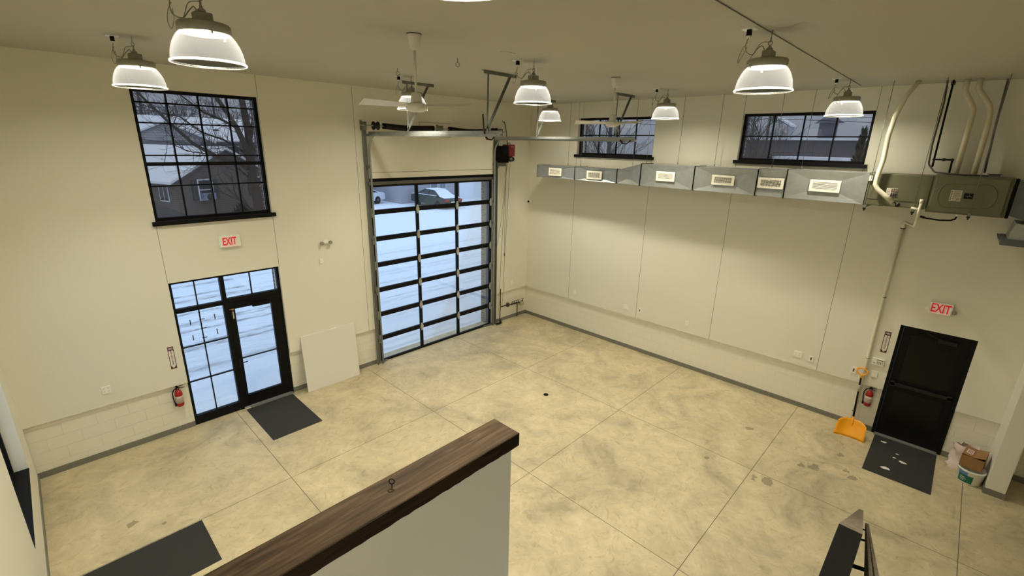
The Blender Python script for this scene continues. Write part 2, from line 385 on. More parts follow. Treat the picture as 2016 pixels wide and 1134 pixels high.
# ------------------------------------------------------------ room shell
def grid_wall(mb, axis, a0, a1, z0, z1, t0, t1, holes):
    """solid wall between thicknesses t0..t1 over a0..a1 x z0..z1 minus holes (h0,h1,hz0,hz1)"""
    As = sorted(set([a0, a1] + [min(max(h, a0), a1) for q in holes for h in q[:2]])); Zs = sorted(set([z0, z1] + [min(max(h, z0), z1) for q in holes for h in q[2:]]))
    for i in range(len(As) - 1):
        j = 0
        while j < len(Zs) - 1:
            ca = (As[i] + As[i + 1]) / 2
            inh = lambda zz: any(q[0] < ca < q[1] and q[2] < zz < q[3] for q in holes)
            if inh((Zs[j] + Zs[j + 1]) / 2): j += 1; continue
            k = j
            while k + 1 < len(Zs) - 1 and not inh((Zs[k + 1] + Zs[k + 2]) / 2): k += 1
            if axis == 'x': mb.box(As[i], As[i + 1], t0, t1, Zs[j], Zs[k + 1])
            else: mb.box(t0, t1, As[i], As[i + 1], Zs[j], Zs[k + 1])
            j = k + 1
SF = (-8.88, -7.107, -0.1, 2.727); W1 = (-8.88, -7.107, 3.751, 5.75); GD = (-5.12, -1.40, -0.1, 4.30)
B1 = (-3.79, -1.644, 4.85, 5.74); B2 = (-7.81, -5.671, 4.85, 5.74); ED = (-9.86, -8.872, -0.1, 2.18); LW = (-2.66, -0.78, 0.66, 2.9)
OUT = 0.42
mb = MB()
grid_wall(mb, 'x', XL, 0, LEDGE, H, 0, D, [SF, W1, GD])
mb.k = 1; grid_wall(mb, 'x', XL - .3, OUT, 0, H, D, 0.33, [SF, W1, GD])
mb.k = 2; grid_wall(mb, 'x', XL - .3, OUT, -0.15, H, 0.33, OUT, [SF, W1, GD])
struct(mb.build('wall_front', [PAINT, BLK_A, BRICK]))
mb = MB()
grid_wall(mb, 'y', YB, 0, LEDGE, H, 0, D, [B1, B2, ED])
mb.k = 1; grid_wall(mb, 'y', YB, D, 0, H, D, 0.33, [B1, B2, ED])
mb.k = 2; grid_wall(mb, 'y', YB, D, -0.15, H, 0.33, OUT, [B1, B2, ED])
struct(mb.build('wall_right', [PAINT, BLK_B, BRICK]))
mb = MB(); grid_wall(mb, 'y', YB, 0.0, 0, H, XL - 0.3, XL, [LW])
struct(mb.build('wall_left', PAINT))
mb = MB(); mb.box(XL, OUT, YB - .2, YB, 0, H); struct(mb.build('wall_back', PAINT))
mb = MB(); mb.box(XL - .3, OUT, YB - .2, OUT, -0.2, 0); struct(mb.build('floor', floor_mat()))
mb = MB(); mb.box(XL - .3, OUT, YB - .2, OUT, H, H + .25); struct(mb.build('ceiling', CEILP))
# stub wall by the right-hand exit
mb = MB(); mb.box(-0.72, D, -10.63, -10.41, 0, H); struct(mb.build('wall_stub', PAINT))
mb = MB(); mb.box(-0.735, D, -10.645, -10.63, 0, .1); mb.box(-0.735, -0.72, -10.63, -10.41, 0, .1); mb.box(-0.735, D, -10.41, -10.395, 0, .1); struct(mb.build('baseboard_stub', BASEB))
# baseboards
mb = MB()
for a, b in ((XL, SF[0]), (SF[1], GD[0] - .05), (GD[1] + .1, D)): mb.box(a, b, D - .012, D, 0, .1)
struct(mb.build('baseboard_front', BASEB))
mb = MB()
for a, b in ((YB, -10.645), (-10.395, ED[0]), (ED[1], D)): mb.box(D - .012, D, a, b, 0, .1)
struct(mb.build('baseboard_right', BASEB))
mb = MB(); mb.box(XL, XL + .012, YB, 0, 0, .1); struct(mb.build('baseboard_left', BASEB))
# mezzanine deck the picture is taken from (behind and under the view)
mb = MB(); mb.box(XL, -9.9, YB, -8.6, 2.95, 3.2); mb.build('mezzanine_floor', PAINT)['kind'] = 'structure'
m = MB(); m.box(-1.455, -1.40, .10, .33, 0, GD[3]); m.k = 1; m.box(-1.455, -1.40, .33, OUT + .02, 0, GD[3]); struct(m.build('trim_3', [mat('unlit_jamb', (104, 108, 116), .8), BRICK]))  # added jamb lining; its dark grey paints in the unlit look of the jamb
# reveal joints in the drywall
mb = MB()
def jx(x, z0, z1): mb.box(x - .004, x + .004, -.0015, .0, z0, z1)
jx(SF[1] + .003, W1[3], H); jx(SF[1] + .003, SF[3], W1[2] - .07); jx(SF[0] - .003, SF[3], W1[2] - .07); jx(SF[0] - .003, W1[3], H); jx(-5.33, LEDGE, H)
mb.box(GD[0] + .06, GD[1] - .06, -.0015, 0, 4.42, 4.43); mb.box(-3.75, -2.85, -.0015, 0, 5.50, 5.508); mb.box(-3.75, -2.85, -.0015, 0, 5.19, 5.198); mb.box(-3.75, -3.742, -.0015, 0, 5.19, 5.508)
struct(mb.build('trim_1', GROOVE))
mb = MB()
def jy(y, z0, z1): mb.box(-.0015, 0, y - .004, y + .004, z0, z1)
for y in (-1.644, -3.79, -5.671, -7.81): jy(y, LEDGE, 4.79); jy(y, 5.74, H)
struct(mb.build('trim_2', GROOVE))

# ------------------------------------------------------------ windows
def frame_rect(mb, axis, a0, a1, z0, z1, w, t0, t1):
    for q in ((a0, a0 + w, z0, z1), (a1 - w, a1, z0, z1), (a0 + w, a1 - w, z0, z0 + w), (a0 + w, a1 - w, z1 - w, z1)):
        if axis == 'x': mb.box(q[0], q[1], t0, t1, q[2], q[3])
        else: mb.box(t0, t1, q[0], q[1], q[2], q[3])
def window(name, axis, hole, t, colsa, rowsz, sillz, glassm, gl, thick_row=None):
    w = bpy.data.objects.new(name, None); COL.objects.link(w); c = (hole[0] + hole[1]) / 2
    w.location = (c, t, hole[2]) if axis == 'x' else (t, c, hole[2]); w['kind'] = 'structure'
    m = MB(); frame_rect(m, axis, hole[0], hole[1], hole[2], hole[3], .05, t - .03, t + .06)
    m.build('window_frame', BLACK, w)
    m = MB()
    for a in colsa:
        if axis == 'x': m.box(a - .011, a + .011, t - .01, t + .03, gl[2], gl[3])
        else: m.box(t - .01, t + .03, a - .011, a + .011, gl[2], gl[3])
    for z in rowsz:
        h = .028 if z == thick_row else .011
        if axis == 'x': m.box(gl[0], gl[1], t - .01, t + .03, z - h, z + h)
        else: m.box(t - .01, t + .03, gl[0], gl[1], z - h, z + h)
    m.build('muntins', BLACK, w)
    m = MB()
    if axis == 'x': m.box(hole[0] + .02, hole[1] - .02, t + .008, t + .014, hole[2] + .02, hole[3] - .02)
    else: m.box(t + .008, t + .014, hole[0] + .02, hole[1] - .02, hole[2] + .02, hole[3] - .02)
    m.build('glass_pane', glassm, w)
    if sillz:
        m = MB()
        if axis == 'x':
            m.box(hole[0] - .05, hole[1] + .05, -.06, 0, sillz[0], sillz[1]); m.box(hole[0], hole[1], 0, t - .03, sillz[0] + .0, hole[2] + .006)
        else:
            m.box(-.06, 0, hole[0] - .05, hole[1] + .05, sillz[0], sillz[1]); m.box(0, t - .03, hole[0], hole[1], sillz[0] + .0, hole[2] + .006)
        m.build('window_sill', BLACK, w, bevel=.004)
    return w
window('window_1', 'x', W1, .10, (-8.425, -7.99, -7.567), (5.555, 5.26, 4.775, 4.643, 4.30), (3.69, 3.757), GL_TINT, (-8.83, -7.157, 3.80, 5.70), 4.643)
window('window_2', 'y', B1, .12, (-3.243, -2.73, -2.22), (5.33,), (4.79, 4.856), GL_TINT, (-3.74, -1.694, 4.90, 5.69))
window('window_3', 'y', B2, .12, (-7.25, -6.735, -6.22), (5.315,), (4.79, 4.856), GL_TINT, (-7.76, -5.721, 4.90, 5.69))
# left-hand window, seen edge-on
w = bpy.data.objects.new('window_4', None); COL.objects.link(w); w.location = (XL - .2, -1.7, .66); w['kind'] = 'structure'
m = MB(); frame_rect(m, 'y', LW[0], LW[1], LW[2], LW[3], .05, XL - .22, XL - .14); m.build('window_frame', BLACK, w)
m = MB(); m.box(XL - .14, XL + .004, LW[0], LW[1], LW[2], LW[2] + .012); m.build('window_sill', BLACK, w)
m = MB(); m.box(XL - .185, XL - .179, LW[0] + .03, LW[1] - .03, LW[2] + .03, LW[3] - .03); m.build('glass_pane', GL_CLEAR, w)

# ------------------------------------------------------------ storefront
d1 = bpy.data.objects.new('door_1', None); COL.objects.link(d1); d1.location = (-7.99, .1, 0); d1['kind'] = 'structure'
t0, t1 = .06, .14
m = MB()
m.box(SF[0], SF[0] + .045, t0, t1, 0, SF[3]); m.box(SF[1] - .045, SF[1], t0, t1, 0, SF[3]); m.box(SF[0] + .045, SF[1] - .045, t0, t1, SF[3] - .045, SF[3])
m.box(-8.125, -8.055, t0 - .01, t1, 0, SF[3] - .045)
m.box(SF[0] + .045, -8.125, t0, t1, 2.16, 2.235); m.box(-8.055, SF[1] - .045, t0 - .01, t1, 2.185, 2.26)
m.box(SF[0] + .045, -8.125, t0, t1, 0, .17)
m.build('door_frame', BLACK, d1)
m = MB()
m.box(-8.512, -8.496, t0 + .02, t1 - .02, .17, 2.69); m.box(-7.625, -7.609, t0 + .02, t1 - .02, 2.26, 2.69)
for z in (1.515, .85): m.box(SF[0] + .045, -8.125, t0 + .02, t1 - .02, z - .009, z + .009)
m.build('muntins', BLACK, d1)
m = MB()
for q in ((SF[0] + .03, -8.11, .15, 2.18), (SF[0] + .03, -8.11, 2.22, 2.70), (-8.07, SF[1] - .03, 2.24, 2.70)): m.box(q[0], q[1], .1, .106, q[2], q[3])
m.build('glass_pane', GL_CLEAR, d1)
leaf = MB()
leaf.box(-8.05, -7.95, t0, t1 - .02, .03, 2.18); leaf.box(-7.315, -7.155, t0, t1 - .02, .03, 2.18); leaf.box(-7.95, -7.315, t0, t1 - .02, .03, .26); leaf.box(-7.95, -7.315, t0, t1 - .02, 2.045, 2.18)
leaf.box(-7.95, -7.315, t0 + .02, t1 - .03, 1.028, 1.045)
leaf = leaf.build('door_leaf', BLACK, d1)
m = MB(); m.box(-7.96, -7.30, .1, .106, .25, 2.06); m.build('glass_pane', GL_CLEAR, leaf)
m = MB(); m.box(-7.66, -7.35, -.0, .06, 2.03, 2.09); m.tube([(-7.55, -.005, 2.1), (-7.7, -.02, 2.13), (-7.8, .04, 2.17)], .008); m.build('door_closer', BLACKM, leaf, bevel=.004)
m = MB(); m.box(-8.02, -7.98, .05, .06, .86, 1.04); m.tube([(-8.0, .05, .98), (-8.0, -.005, .98), (-7.89, -.005, .985)], .009); m.tube([(-8.0, .06, .88), (-8.0, .035, .88)], .014); m.build('door_handle', BLACKS, leaf)
m = MB(); m.box(-7.95, -7.13, -.03, .06, 0, .018); m.build('threshold', mat('brushed_aluminium', (170, 168, 158), .4, .6), d1)
k = thing('door_lock_ring', (-8.0, .04, 2.03), 'brass lock and keys hanging at the top of the glass entry door', 'lock')
BRASS = mat('brass', (176, 148, 84), .35, .8)
m = MB(); m.lathe([(.018, -.03), (.02, 0), (.012, .012)], (-8.0, .05, 2.05), 14, 'y'); m.tube([(-8.05, .03, 2.06), (-7.97, .025, 2.055)], .008); m.build('lock', BRASS, k)
m = MB(); m.box(-8.005, -7.985, .035, .042, 1.87, 2.0); m.tube([(-8.0 + .014 * math.cos(a), .035, 2.01 + .014 * math.sin(a)) for a in [i * PI / 5 for i in range(10)]], .002, 6, closed=True); m.build('key', mat('key_tag', (205, 195, 170), .5), k)
# tape tabs on the sidelight glass
TAB = mat('dark_tape', (70, 66, 62), .8)
spots = [(-8.66, 1.95, 0), (-8.66, 1.66, 0), (-8.28, 1.97, 0), (-8.28, 1.68, 0), (-8.48, 1.97, 1), (-8.48, 1.80, 1), (-8.49, 1.62, 1)]
words_ = ['upper left upright', 'lower left upright', 'upper right upright', 'lower right upright', 'highest level', 'middle level', 'lowest level']
for i, (x, z, h) in enumerate(spots):
    m = MB(); (m.box(x - .04, x + .04, .093, .0985, z - .007, z + .007) if h else m.box(x - .008, x + .008, .093, .0985, z - .05, z + .05))
    tag(m.build('tape_strip', TAB, origin=(x, .095, z)), words_[i] + ' dark strip stuck on the sidelight glass beside the entry door', 'tape', 'dark strips on the sidelight glass')

# ------------------------------------------------------------ overhead door
d2 = bpy.data.objects.new('door_2', None); COL.objects.link(d2); d2.location = (-3.26, .06, 0); d2['kind'] = 'structure'
xs0, xs1 = -5.06, -1.45; n7 = 7; zt = 4.16; ph = zt / n7
cols = [(-5.0 + .0, -3.885), (-3.815, -2.685), (-2.615, -1.50)]
HINGE = mat('hinge_steel', (190, 188, 178), .5, .4)
for i in range(n7):
    z0 = i * ph; z1 = z0 + ph
    zg0 = z0 + (.06 if i else .055); zg1 = z1 - .045
    m = MB(); m.box(xs0, xs1, .04, .09, z0 + .001, zg0); m.box(xs0, xs1, .04, .09, zg1, z1 - .001)
    for a, b in ((xs0, cols[0][0]), (cols[0][1], cols[1][0]), (cols[1][1], cols[2][0]), (cols[2][1], xs1)): m.box(a, b, .04, .09, zg0, zg1)
    sec = m.build('door_section', BLACK, d2)
    g = MB()
    for a, b in cols: g.box(a - .005, b + .005, .065, .07, zg0 - .005, zg1 + .005)
    g.build('glass_pane', GL_CLEAR, sec)
    if i < n7 - 1:
        for x in (-5.035, -3.85, -2.65, -1.475):
            h = MB(); h.prism([(x - .016, z1 - .10), (x + .016, z1 - .10), (x + .036, z1 - .035), (x + .05, z1), (x + .036, z1 + .035), (x + .016, z1 + .10), (x - .016, z1 + .10), (x - .036, z1 + .035), (x - .05, z1), (x - .036, z1 - .035)], .03, .04, 'y')
            h.tube([(x - .045, .032, z1), (x + .045, .032, z1)], .008, 8); h.build('hinge', HINGE, sec)
m = MB(); m.box(GD[0], GD[1], .03, .05, zt + .0, zt + .065); m.build('top_seal_strip', mat('grey_steel', (112, 110, 100), .5, .4), d2)
m = MB(); m.box(GD[0], GD[1], .025, .09, zt + .068, GD[3]); m.build('head_strip', BLACKM, d2)
m = MB(); m.box(-1.75, -1.38, .0, .04, .02, .035); m.box(-5.12, -4.9, 0, .04, .02, .035); m.build('bolt', GALVD, d2)
# tracks: each is a thing with its vertical angle, curve, horizontal run and hangers
def track(x, sgn, label, yend):
    t = thing('door_track', (x, 0, 0), label, 'door track', 'overhead door tracks')
    xo = x + sgn * .03
    m = MB(); m.box(xo - .05, xo + .05, -.012, -.0, 0, 5.36); m.box(xo + sgn * .05 - .004, xo + sgn * .05 + .004, -.07, -.012, 0, 5.36); m.build('wall_angle', GALVD, t)
    R = .38; y0 = -.07; zt_ = 5.22; xi = x - sgn * .035
    pts = [(xi, y0, .02), (xi, y0, 2.5), (xi, y0, zt_ - R)] + [(xi, y0 - R + R * math.cos(a), zt_ - R + R * math.sin(a)) for a in [i * PI / 16 for i in range(1, 9)]]
    m = MB(); m.tube(pts, .022, 8); m.build('guide_rail', GALV, t)
    m = MB(); ya = y0 - R
    m.box(xi - .03, xi + .03, yend, -.02, zt_ - .02, zt_ - .014); m.box(xi - sgn * .03 - .003, xi - sgn * .03 + .003, yend, -.02, zt_ - .02, zt_ + .035); m.box(xi + sgn * .03 - .003, xi + sgn * .03 + .003, yend, -.02, zt_ - .055, zt_ - .014)
    m.build('horizontal_rail', GALV, t)
    for z in (.6, 1.8, 3.0, 4.2, 4.55):
        m = MB(); m.box(xi - .012, xo, -.06, -.008, z - .03, z + .03); m.build('track_bracket', GALVD, t)
    for y in (-1.5, -3.65):
        inx = -sgn
        m = MB()
        xa = x - .06 if sgn < 0 else x - .1; xb = xa + .7
        m.box(xa, xb, y - .025, y + .025, H - .006, H); m.box(xa, xb, y - .025, y - .021, H - .05, H)
        m.bar((xi, y, zt_), (xi + .02, y, H - .02), .035, .004, (0, 1, 0)); m.bar((xi, y, zt_ + .06), (xb - .12, y, H - .02), .04, .004, (0, 1, 0)); m.bar((xi + .012, y - .015, zt_ + .06), (xb - .108, y - .015, H - .02), .006, .03, (0, 1, 0))
        m.build('track_hanger', GALVD, t)
    m = MB(); ye = yend + .05
    m.tube([(xi, ye + .35, zt_ + .28), (xi, ye + .33, zt_ + .1), (xi, ye + .30, zt_ - .02), (xi, ye + .24, zt_ - .09), (xi, ye + .15, zt_ - .10), (xi, ye + .08, zt_ - .05), (xi, ye + .06, zt_ - .01)], .012, 8)
    m.k = 1; m.tube([(xi, ye + .36, zt_ + .28), (xi, ye + .345, zt_ + .1), (xi, ye + .32, zt_ - .02), (xi, ye + .255, zt_ - .105)], .007, 6)
    m.build('spring_bumper', [BLACKS, REDM], t)
    return t
track(-5.10, -1, 'galvanised door track left of the overhead door, passing under the nearer ceiling fan', -3.95)
track(-1.41, 1, 'galvanised door track right of the overhead door, crossing before the smaller high window', -4.15)
# torsion shaft
t = thing('torsion_spring_assembly', (-3.3, -.16, 5.37), 'torsion shaft with two black springs above the overhead door', 'torsion shaft')
ys, zs = -.16, 5.37
m = MB(); m.tube([(-5.3, ys, zs), (-1.2, ys, zs)], .0125, 10); m.build('shaft', GALV, t)
def spring(xa, xb, sag):
    m = MB(); N = int((xb - xa) / .018); pts = []
    for i in range(N * 8 + 1):
        u = i / (N * 8); a = u * N * 2 * PI; x = xa + (xb - xa) * u; r = .055
        pts.append((x, ys + r * math.cos(a), zs - sag * math.sin(PI * u) + r * math.sin(a)))
    m.tube(pts, .0078, 5)
    m.k = 1
    for x in (xa - .02, xb + .02): m.lathe([(.02, -.03), (.06, -.025), (.06, .02), (.02, .03)], (x, ys, zs), 16, 'x')
    return m.build('torsion_spring', [BLACKS, BLACKM], t)
spring(-4.72, -3.52, .02); spring(-2.98, -1.82, .03)
for x in (-5.06, -1.45):
    m = MB(); m.lathe([(.02, -.06), (.085, -.055), (.085, -.045), (.06, -.035), (.06, .035), (.085, .045), (.085, .055), (.02, .06)], (x + (.12 if x < -3 else -.12), ys, zs), 24, 'x'); m.build('cable_drum', BLACKS, t)
for x in (-5.18, -3.25, -1.32):
    m = MB(); m.box(x - .003, x + .003, -.22, 0, zs - .09, zs + .07); m.box(x - .03, x + .03, -.006, 0, zs - .1, zs + .1); m.lathe([(.035, -.02), (.035, .02)], (x, ys, zs), 16, 'x'); m.build('bearing_bracket', GALVD, t)
# hoist operator
t = thing('door_operator', (-1.17, 0, 4.62), 'red and black door hoist motor on the wall right of the overhead door', 'door motor')
m = MB(); m.box(-1.38, -1.16, -.30, -.02, 4.64, 5.02); m.box(-1.36, -1.1, -.25, -.05, 4.6, 4.66); m.build('motor_housing', BLACKM, t, bevel=.01)
m = MB(); m.box(-1.18, -.93, -.30, -.08, 4.76, 5.06); rb = m.build('control_box', DKRED, t, bevel=.008)
m = MB(); m.box(-1.08, -.98, -.304, -.30, 5.0, 5.012); m.build('label_plate', mat('grey_print', (190, 150, 150), .6), rb)
m = MB(); m.lathe([(.07, -.05), (.075, 0), (.05, .02)], (-1.14, -.33, 4.70), 20, 'y'); m.k = 1; m.lathe([(.035, -.06), (.035, -.05)], (-1.14, -.33, 4.70), 16, 'y'); m.build('motor_cap', [BLACKS, ZINC], t)
m = MB(); m.lathe([(.055, -.09), (.06, 0), (.04, .05)], (-1.0, -.22, 4.69), 20, 'y'); m.build('chain_wheel', BLACKS, t)
m = MB(); m.tube([(-1.25, -.3, 5.0), (-1.22, -.34, 5.1), (-1.15, -.33, 5.1), (-1.1, -.28, 5.05)], .008, 8); m.tube([(-1.3, -.3, 4.95), (-1.2, -.36, 4.98), (-1.17, -.33, 4.8)], .007, 8); m.tube([(-1.0, -.1, 5.05), (-1.02, -.03, 5.5), (-1.06, -.02, 5.62), (-1.12, -.015, 5.63)], .009, 8); m.build('power_cord', BLACKS, t)
m = MB(); m.box(-1.36, -1.0, -.04, 0, 4.5, 4.6); m.box(-1.36, -1.33, -.1, 0, 4.45, 5.1); m.build('mounting_bracket', GALVD, t)
CHAIN = mat('chain_steel', (120, 116, 100), .5, .5)
def hanging(name, pts, r, label, cat, m_=CHAIN):
    m = MB(); m.tube(pts, r, 6); return tag(m.build(name, m_, origin=pts[0]), label, cat)
hanging('pull_chain', [(-1.05, -.25, 4.66), (-1.10, -.22, 3.2), (-1.17, -.2, 1.6), (-1.19, -.19, .75), (-1.23, -.19, .57), (-1.29, -.19, .56), (-1.33, -.19, .8), (-1.27, -.2, 2.4), (-1.16, -.24, 4.66)], .005, 'long chain loop hanging from the red and black door motor', 'chain')
hanging('control_cable', [(-1.10, -.2, 4.6), (-1.23, -.1, 2.9), (-1.40, -.06, 2.0), (-1.40, -.05, .6), (-1.31, -.05, .2)], .004, 'thin cable running down the wall edge beside the right door track', 'cable')
m = MB(); m.box(-.98, -.95, -.02, 0, 2.0, 2.08); m.tube([(-.965, -.01, 2.08), (-.965, -.01, 4.6)], .004, 6); tag(m.build('chain_keeper', GALVD, origin=(-.965, -.01, 2.0)), 'small steel chain keeper on the wall right of the overhead door', 'bracket')

# ------------------------------------------------------------ exit door in the right-hand wall
d3 = bpy.data.objects.new('door_3', None); COL.objects.link(d3); d3.location = (.1, -9.366, 0); d3['kind'] = 'structure'
m = MB(); m.box(.03, .12, ED[0], ED[0] + .05, 0, 2.18); m.box(.03, .12, ED[1] - .05, ED[1], 0, 2.18); m.box(.03, .12, ED[0] + .05, ED[1] - .05, 2.13, 2.18); m.build('door_frame', BLACK, d3)
m = MB(); y0, y1 = ED[0] + .052, ED[1] - .052
m.box(.06, .11, y0, y0 + .11, .02, 2.128); m.box(.06, .11, y1 - .11, y1, .02, 2.128); m.box(.06, .11, y0 + .11, y1 - .11, .02, .27); m.box(.06, .11, y0 + .11, y1 - .11, .93, 1.15); m.box(.06, .11, y0 + .11, y1 - .11, 2.02, 2.128)
lf = m.build('door_leaf', BLACK, d3)
m = MB(); m.box(.075, .1, y0 + .1, y1 - .1, .26, .94); m.box(.075, .1, y0 + .1, y1 - .1, 1.14, 2.03); m.build('dark_panel', GL_DARK, lf)
m = MB(); m.box(-.0, .03, y0 + .02, y1 - .02, 1.04, 1.10); m.box(-.0, .06, y0 + .02, y0 + .09, 1.02, 1.12); m.box(0, .06, y1 - .09, y1 - .02, 1.02, 1.12); m.build('push_bar', BLACKS, lf, bevel=.006)
m = MB(); m.box(-.0, .06, -9.64, -9.40, 2.0, 2.06); m.tube([(.0, -9.5, 2.07), (-.03, -9.35, 2.09), (.05, -9.2, 2.14)], .008); m.build('door_closer', BLACKS, lf, bevel=.004)
m = MB(); m.box(-.03, .06, ED[0] + .05, ED[1] - .05, 0, .018); m.build('threshold', MATS['brushed_aluminium'], d3)

# ------------------------------------------------------------ mats
def doormat(x0, x1, y0, y1, label):
    m = MB(); m.box(x0, x1, y0, y1, 0, .008); tag(m.build('floor_mat', RUBBER, origin=((x0 + x1) / 2, (y0 + y1) / 2, 0), bevel=.003), label, 'mat', 'charcoal floor mats')
doormat(-8.05, -7.165, -1.40, -.02, 'charcoal floor mat in front of the glass entry door')
doormat(-1.40, -.02, -9.82, -8.94, 'charcoal floor mat with white scraps before the black exit door')
doormat(-10.9, -9.43, -3.5, -2.60, 'charcoal floor mat by the left wall, cut by the bottom edge of the picture')
random.seed(5)
for i, (x, y, s_, lb) in enumerate(((-.22, -9.1, .05, 'nearest the door threshold'), (-.5, -9.32, .03, 'faint one near the middle'), (-.72, -9.42, .065, 'long thin one right of the middle'), (-1.12, -9.22, .07, 'largest one near the room side'), (-.66, -9.3, .03, 'tiny one at the middle'))):
    m = MB(); pts = []
    for j in range(9):
        a = j / 9 * 2 * PI; r = s_ * random.uniform(.6, 1.1); pts.append((x + r * .6 * math.cos(a), y + r * math.sin(a)))
    m.prism(pts, .0085, .0105, 'z'); tag(m.build('paper_scrap', PAPER, origin=(x, y, .0085)), 'white scrap on the mat at the exit door, ' + lb, 'scrap', 'white scraps on the exit door mat')
# floor drain
m = MB(); m.lathe([(.055, 0), (.055, .003), (.045, .004), (.001, .004)], (-3.37, -3.70, 0), 24); 
tag(m.build('floor_drain', BLACKM, origin=(-3.37, -3.7, 0)), 'small round black drain in the open concrete floor', 'drain')
# leaning board
m = MB(); th = math.atan2(.15, 1.19)
m._add([(-6.905, -.185, 0), (-5.73, -.185, 0), (-5.69, -.02, 1.20), (-6.88, -.02, 1.185), (-6.905, -.170, 0), (-5.73, -.170, 0), (-5.69, -.004, 1.20), (-6.88, -.004, 1.185)],
       [(0, 1, 2, 3), (7, 6, 5, 4), (0, 4, 5, 1), (1, 5, 6, 2), (2, 6, 7, 3), (3, 7, 4, 0)])
bd = thing('white_board', (-6.3, -.18, 0), 'large blank off-white board leaning against the wall between the doors', 'board')
m.build('panel', mat('board_white', (228, 224, 212), .5), bd)
m = MB(); m.obox((-6.18, -.03, 1.193), (1, 0, .01), (0, 1, 0), (0, 0, 1), .06, .008, .006); m.build('edge_clip', WHITEP, bd)

# ------------------------------------------------------------ high-bay lamps
FLR = .245
def make_lamp(x, y, label):
    t = thing('pendant_lamp', (x, y, 5.59), label, 'lamp', 'ribbed acrylic high-bay lamps')
    m = MB(); prof = [(FLR, 0), (.242, .03), (.237, .065), (.228, .10), (.215, .135), (.199, .165), (.182, .19), (.170, .203), (.166, .203), (.178, .188), (.195, .163), (.211, .133), (.224, .098), (.233, .064), (.238, .03), (FLR - .005, 0)]
    m.lathe(prof, (x, y, 5.59), 96, ripple=.0028, smooth=False, close=True); m.build('lamp_shade', SHADE, t)
    m = MB(); m.tube([(x + (FLR + .004) * math.cos(a), y + (FLR + .004) * math.sin(a), 5.592) for a in [i * 2 * PI / 48 for i in range(48)]], .0085, 8, closed=True); m.build('shade_rim', RIMM, t)
    m = MB(); m.lathe([(.001, .26), (.166, .258), (.169, .203), (.176, .206), (.176, .26), (.165, .272), (.001, .275)], (x, y, 5.59), 40)
    for a in (.5, 2.6, 4.7): m.box(x + .178 * math.cos(a) - .006, x + .178 * math.cos(a) + .006, y + .178 * math.sin(a) - .006, y + .178 * math.sin(a) + .006, 5.775, 5.80)
    m.build('lamp_housing', GREYL, t)
    m = MB(); m.lathe([(.001, .249), (.11, .249), (.11, .254), (.001, .254)], (x, y, 5.59), 32, smooth=False); m.build('led_disc', LED, t)
    m = MB(); m.box(x - .06, x + .06, y - .045, y + .045, 5.862, 5.935); m.lathe([(.03, 0), (.03, .02), (.012, .03), (.012, .05)], (x, y, 5.935), 16); m.build('driver_box', GREYL, t, bevel=.008)
    m = MB(); m.tube([(x, y + .0 + .016 * math.sin(a), 6.0 + .02 * math.cos(a)) for a in [i * PI / 6 for i in range(12)]], .004, 6, closed=True)
    m.tube([(x + .014 * math.sin(a), y, 6.03 + .02 * math.cos(a)) for a in [i * PI / 6 for i in range(12)]], .003, 6, closed=True); m.tube([(x, y, 6.045), (x, y, H)], .0035, 6); m.build('hook', ZINC, t)
    def smooth(P):
        P = [Vector(q) for q in P]; P = [P[0]] + P + [P[-1]]; out = []
        for i in range(1, len(P) - 2):
            for k_ in range(5):
                u = k_ / 5; a_, b_, c_, d_ = P[i - 1:i + 3]
                out.append(.5 * ((2 * b_) + (c_ - a_) * u + (2 * a_ - 5 * b_ + 4 * c_ - d_) * u * u + (3 * b_ - a_ - 3 * c_ + d_) * u ** 3))
        return out + [P[-2]]
    px, py = x - .15, y + .15
    m = MB(); m.box(px - .06, px + .06, py - .06, py + .06, H - .004, H); m.k = 1; m.box(px - .018, px + .018, py - .018, py + .018, H - .055, H - .004); m.k = 0; m.box(px - .016, px + .016, py - .016, py + .016, H - .07, H - .055); m.build('ceiling_outlet', [WHITEP, BLACKM], t)
    m = MB(); m.tube(smooth([(px, py, H - .07), (px - .01, py + .01, 5.98), (px + .0, py, 5.92), (px + .05, py - .04, 5.90), (px + .09, py - .06, 5.95), (x - .03, y + .06, 5.98), (x - .02, y + .03, 5.93)]), .0042, 6)
    m.tube(smooth([(px, py, 6.0), (px - .02, py + .03, 5.95), (px - .03, py + .05, 5.88), (px - .01, py + .06, 5.83), (px + .01, py + .03, 5.9), (px, py, 5.96)]), .0035, 6)
    m.tube(smooth([(x, y + .01, 6.01), (x - .06, y + .06, 6.0), (px + .06, py - .05, 5.92), (px + .03, py - .03, 5.86)]), .003, 6)
    m.build('cord', GREYL, t)
    return t
lamps = [(-9.10, -2.20, 'ribbed dome lamp at the upper left, hanging just above the tall front window'),
         (-9.10, -4.88, 'largest ribbed dome lamp near the top left of the view'),
         (-9.12, -7.825, 'lamp whose rim only just shows at the top edge of the view'),
         (-9.3, -10.6, 'unseen dome lamp over the mezzanine, added to light the half wall'),  # unseen extra lamp, added because the half wall was too dark
         (-5.36, -2.10, 'ribbed dome lamp partly hidden behind the nearer ceiling fan motor'),
         (-5.27, -4.76, 'ribbed dome lamp in mid room, right of the nearer fan and the left door track'),
         (-5.20, -7.62, 'large ribbed dome lamp at the right hanging under the ceiling cable, nearer one'),
         (-1.62, -2.03, 'smallest ribbed dome lamp, hanging above the right door track near the corner'),
         (-1.46, -4.75, 'ribbed dome lamp hanging between the two high windows of the right wall'),
         (-1.20, -7.57, 'ribbed dome lamp overlapping the top of the large high window on the right wall')]
L0 = make_lamp(*lamps[0])
for x, y, lb in lamps[1:]: copy_tree(L0, (x, y, 5.59), lb)

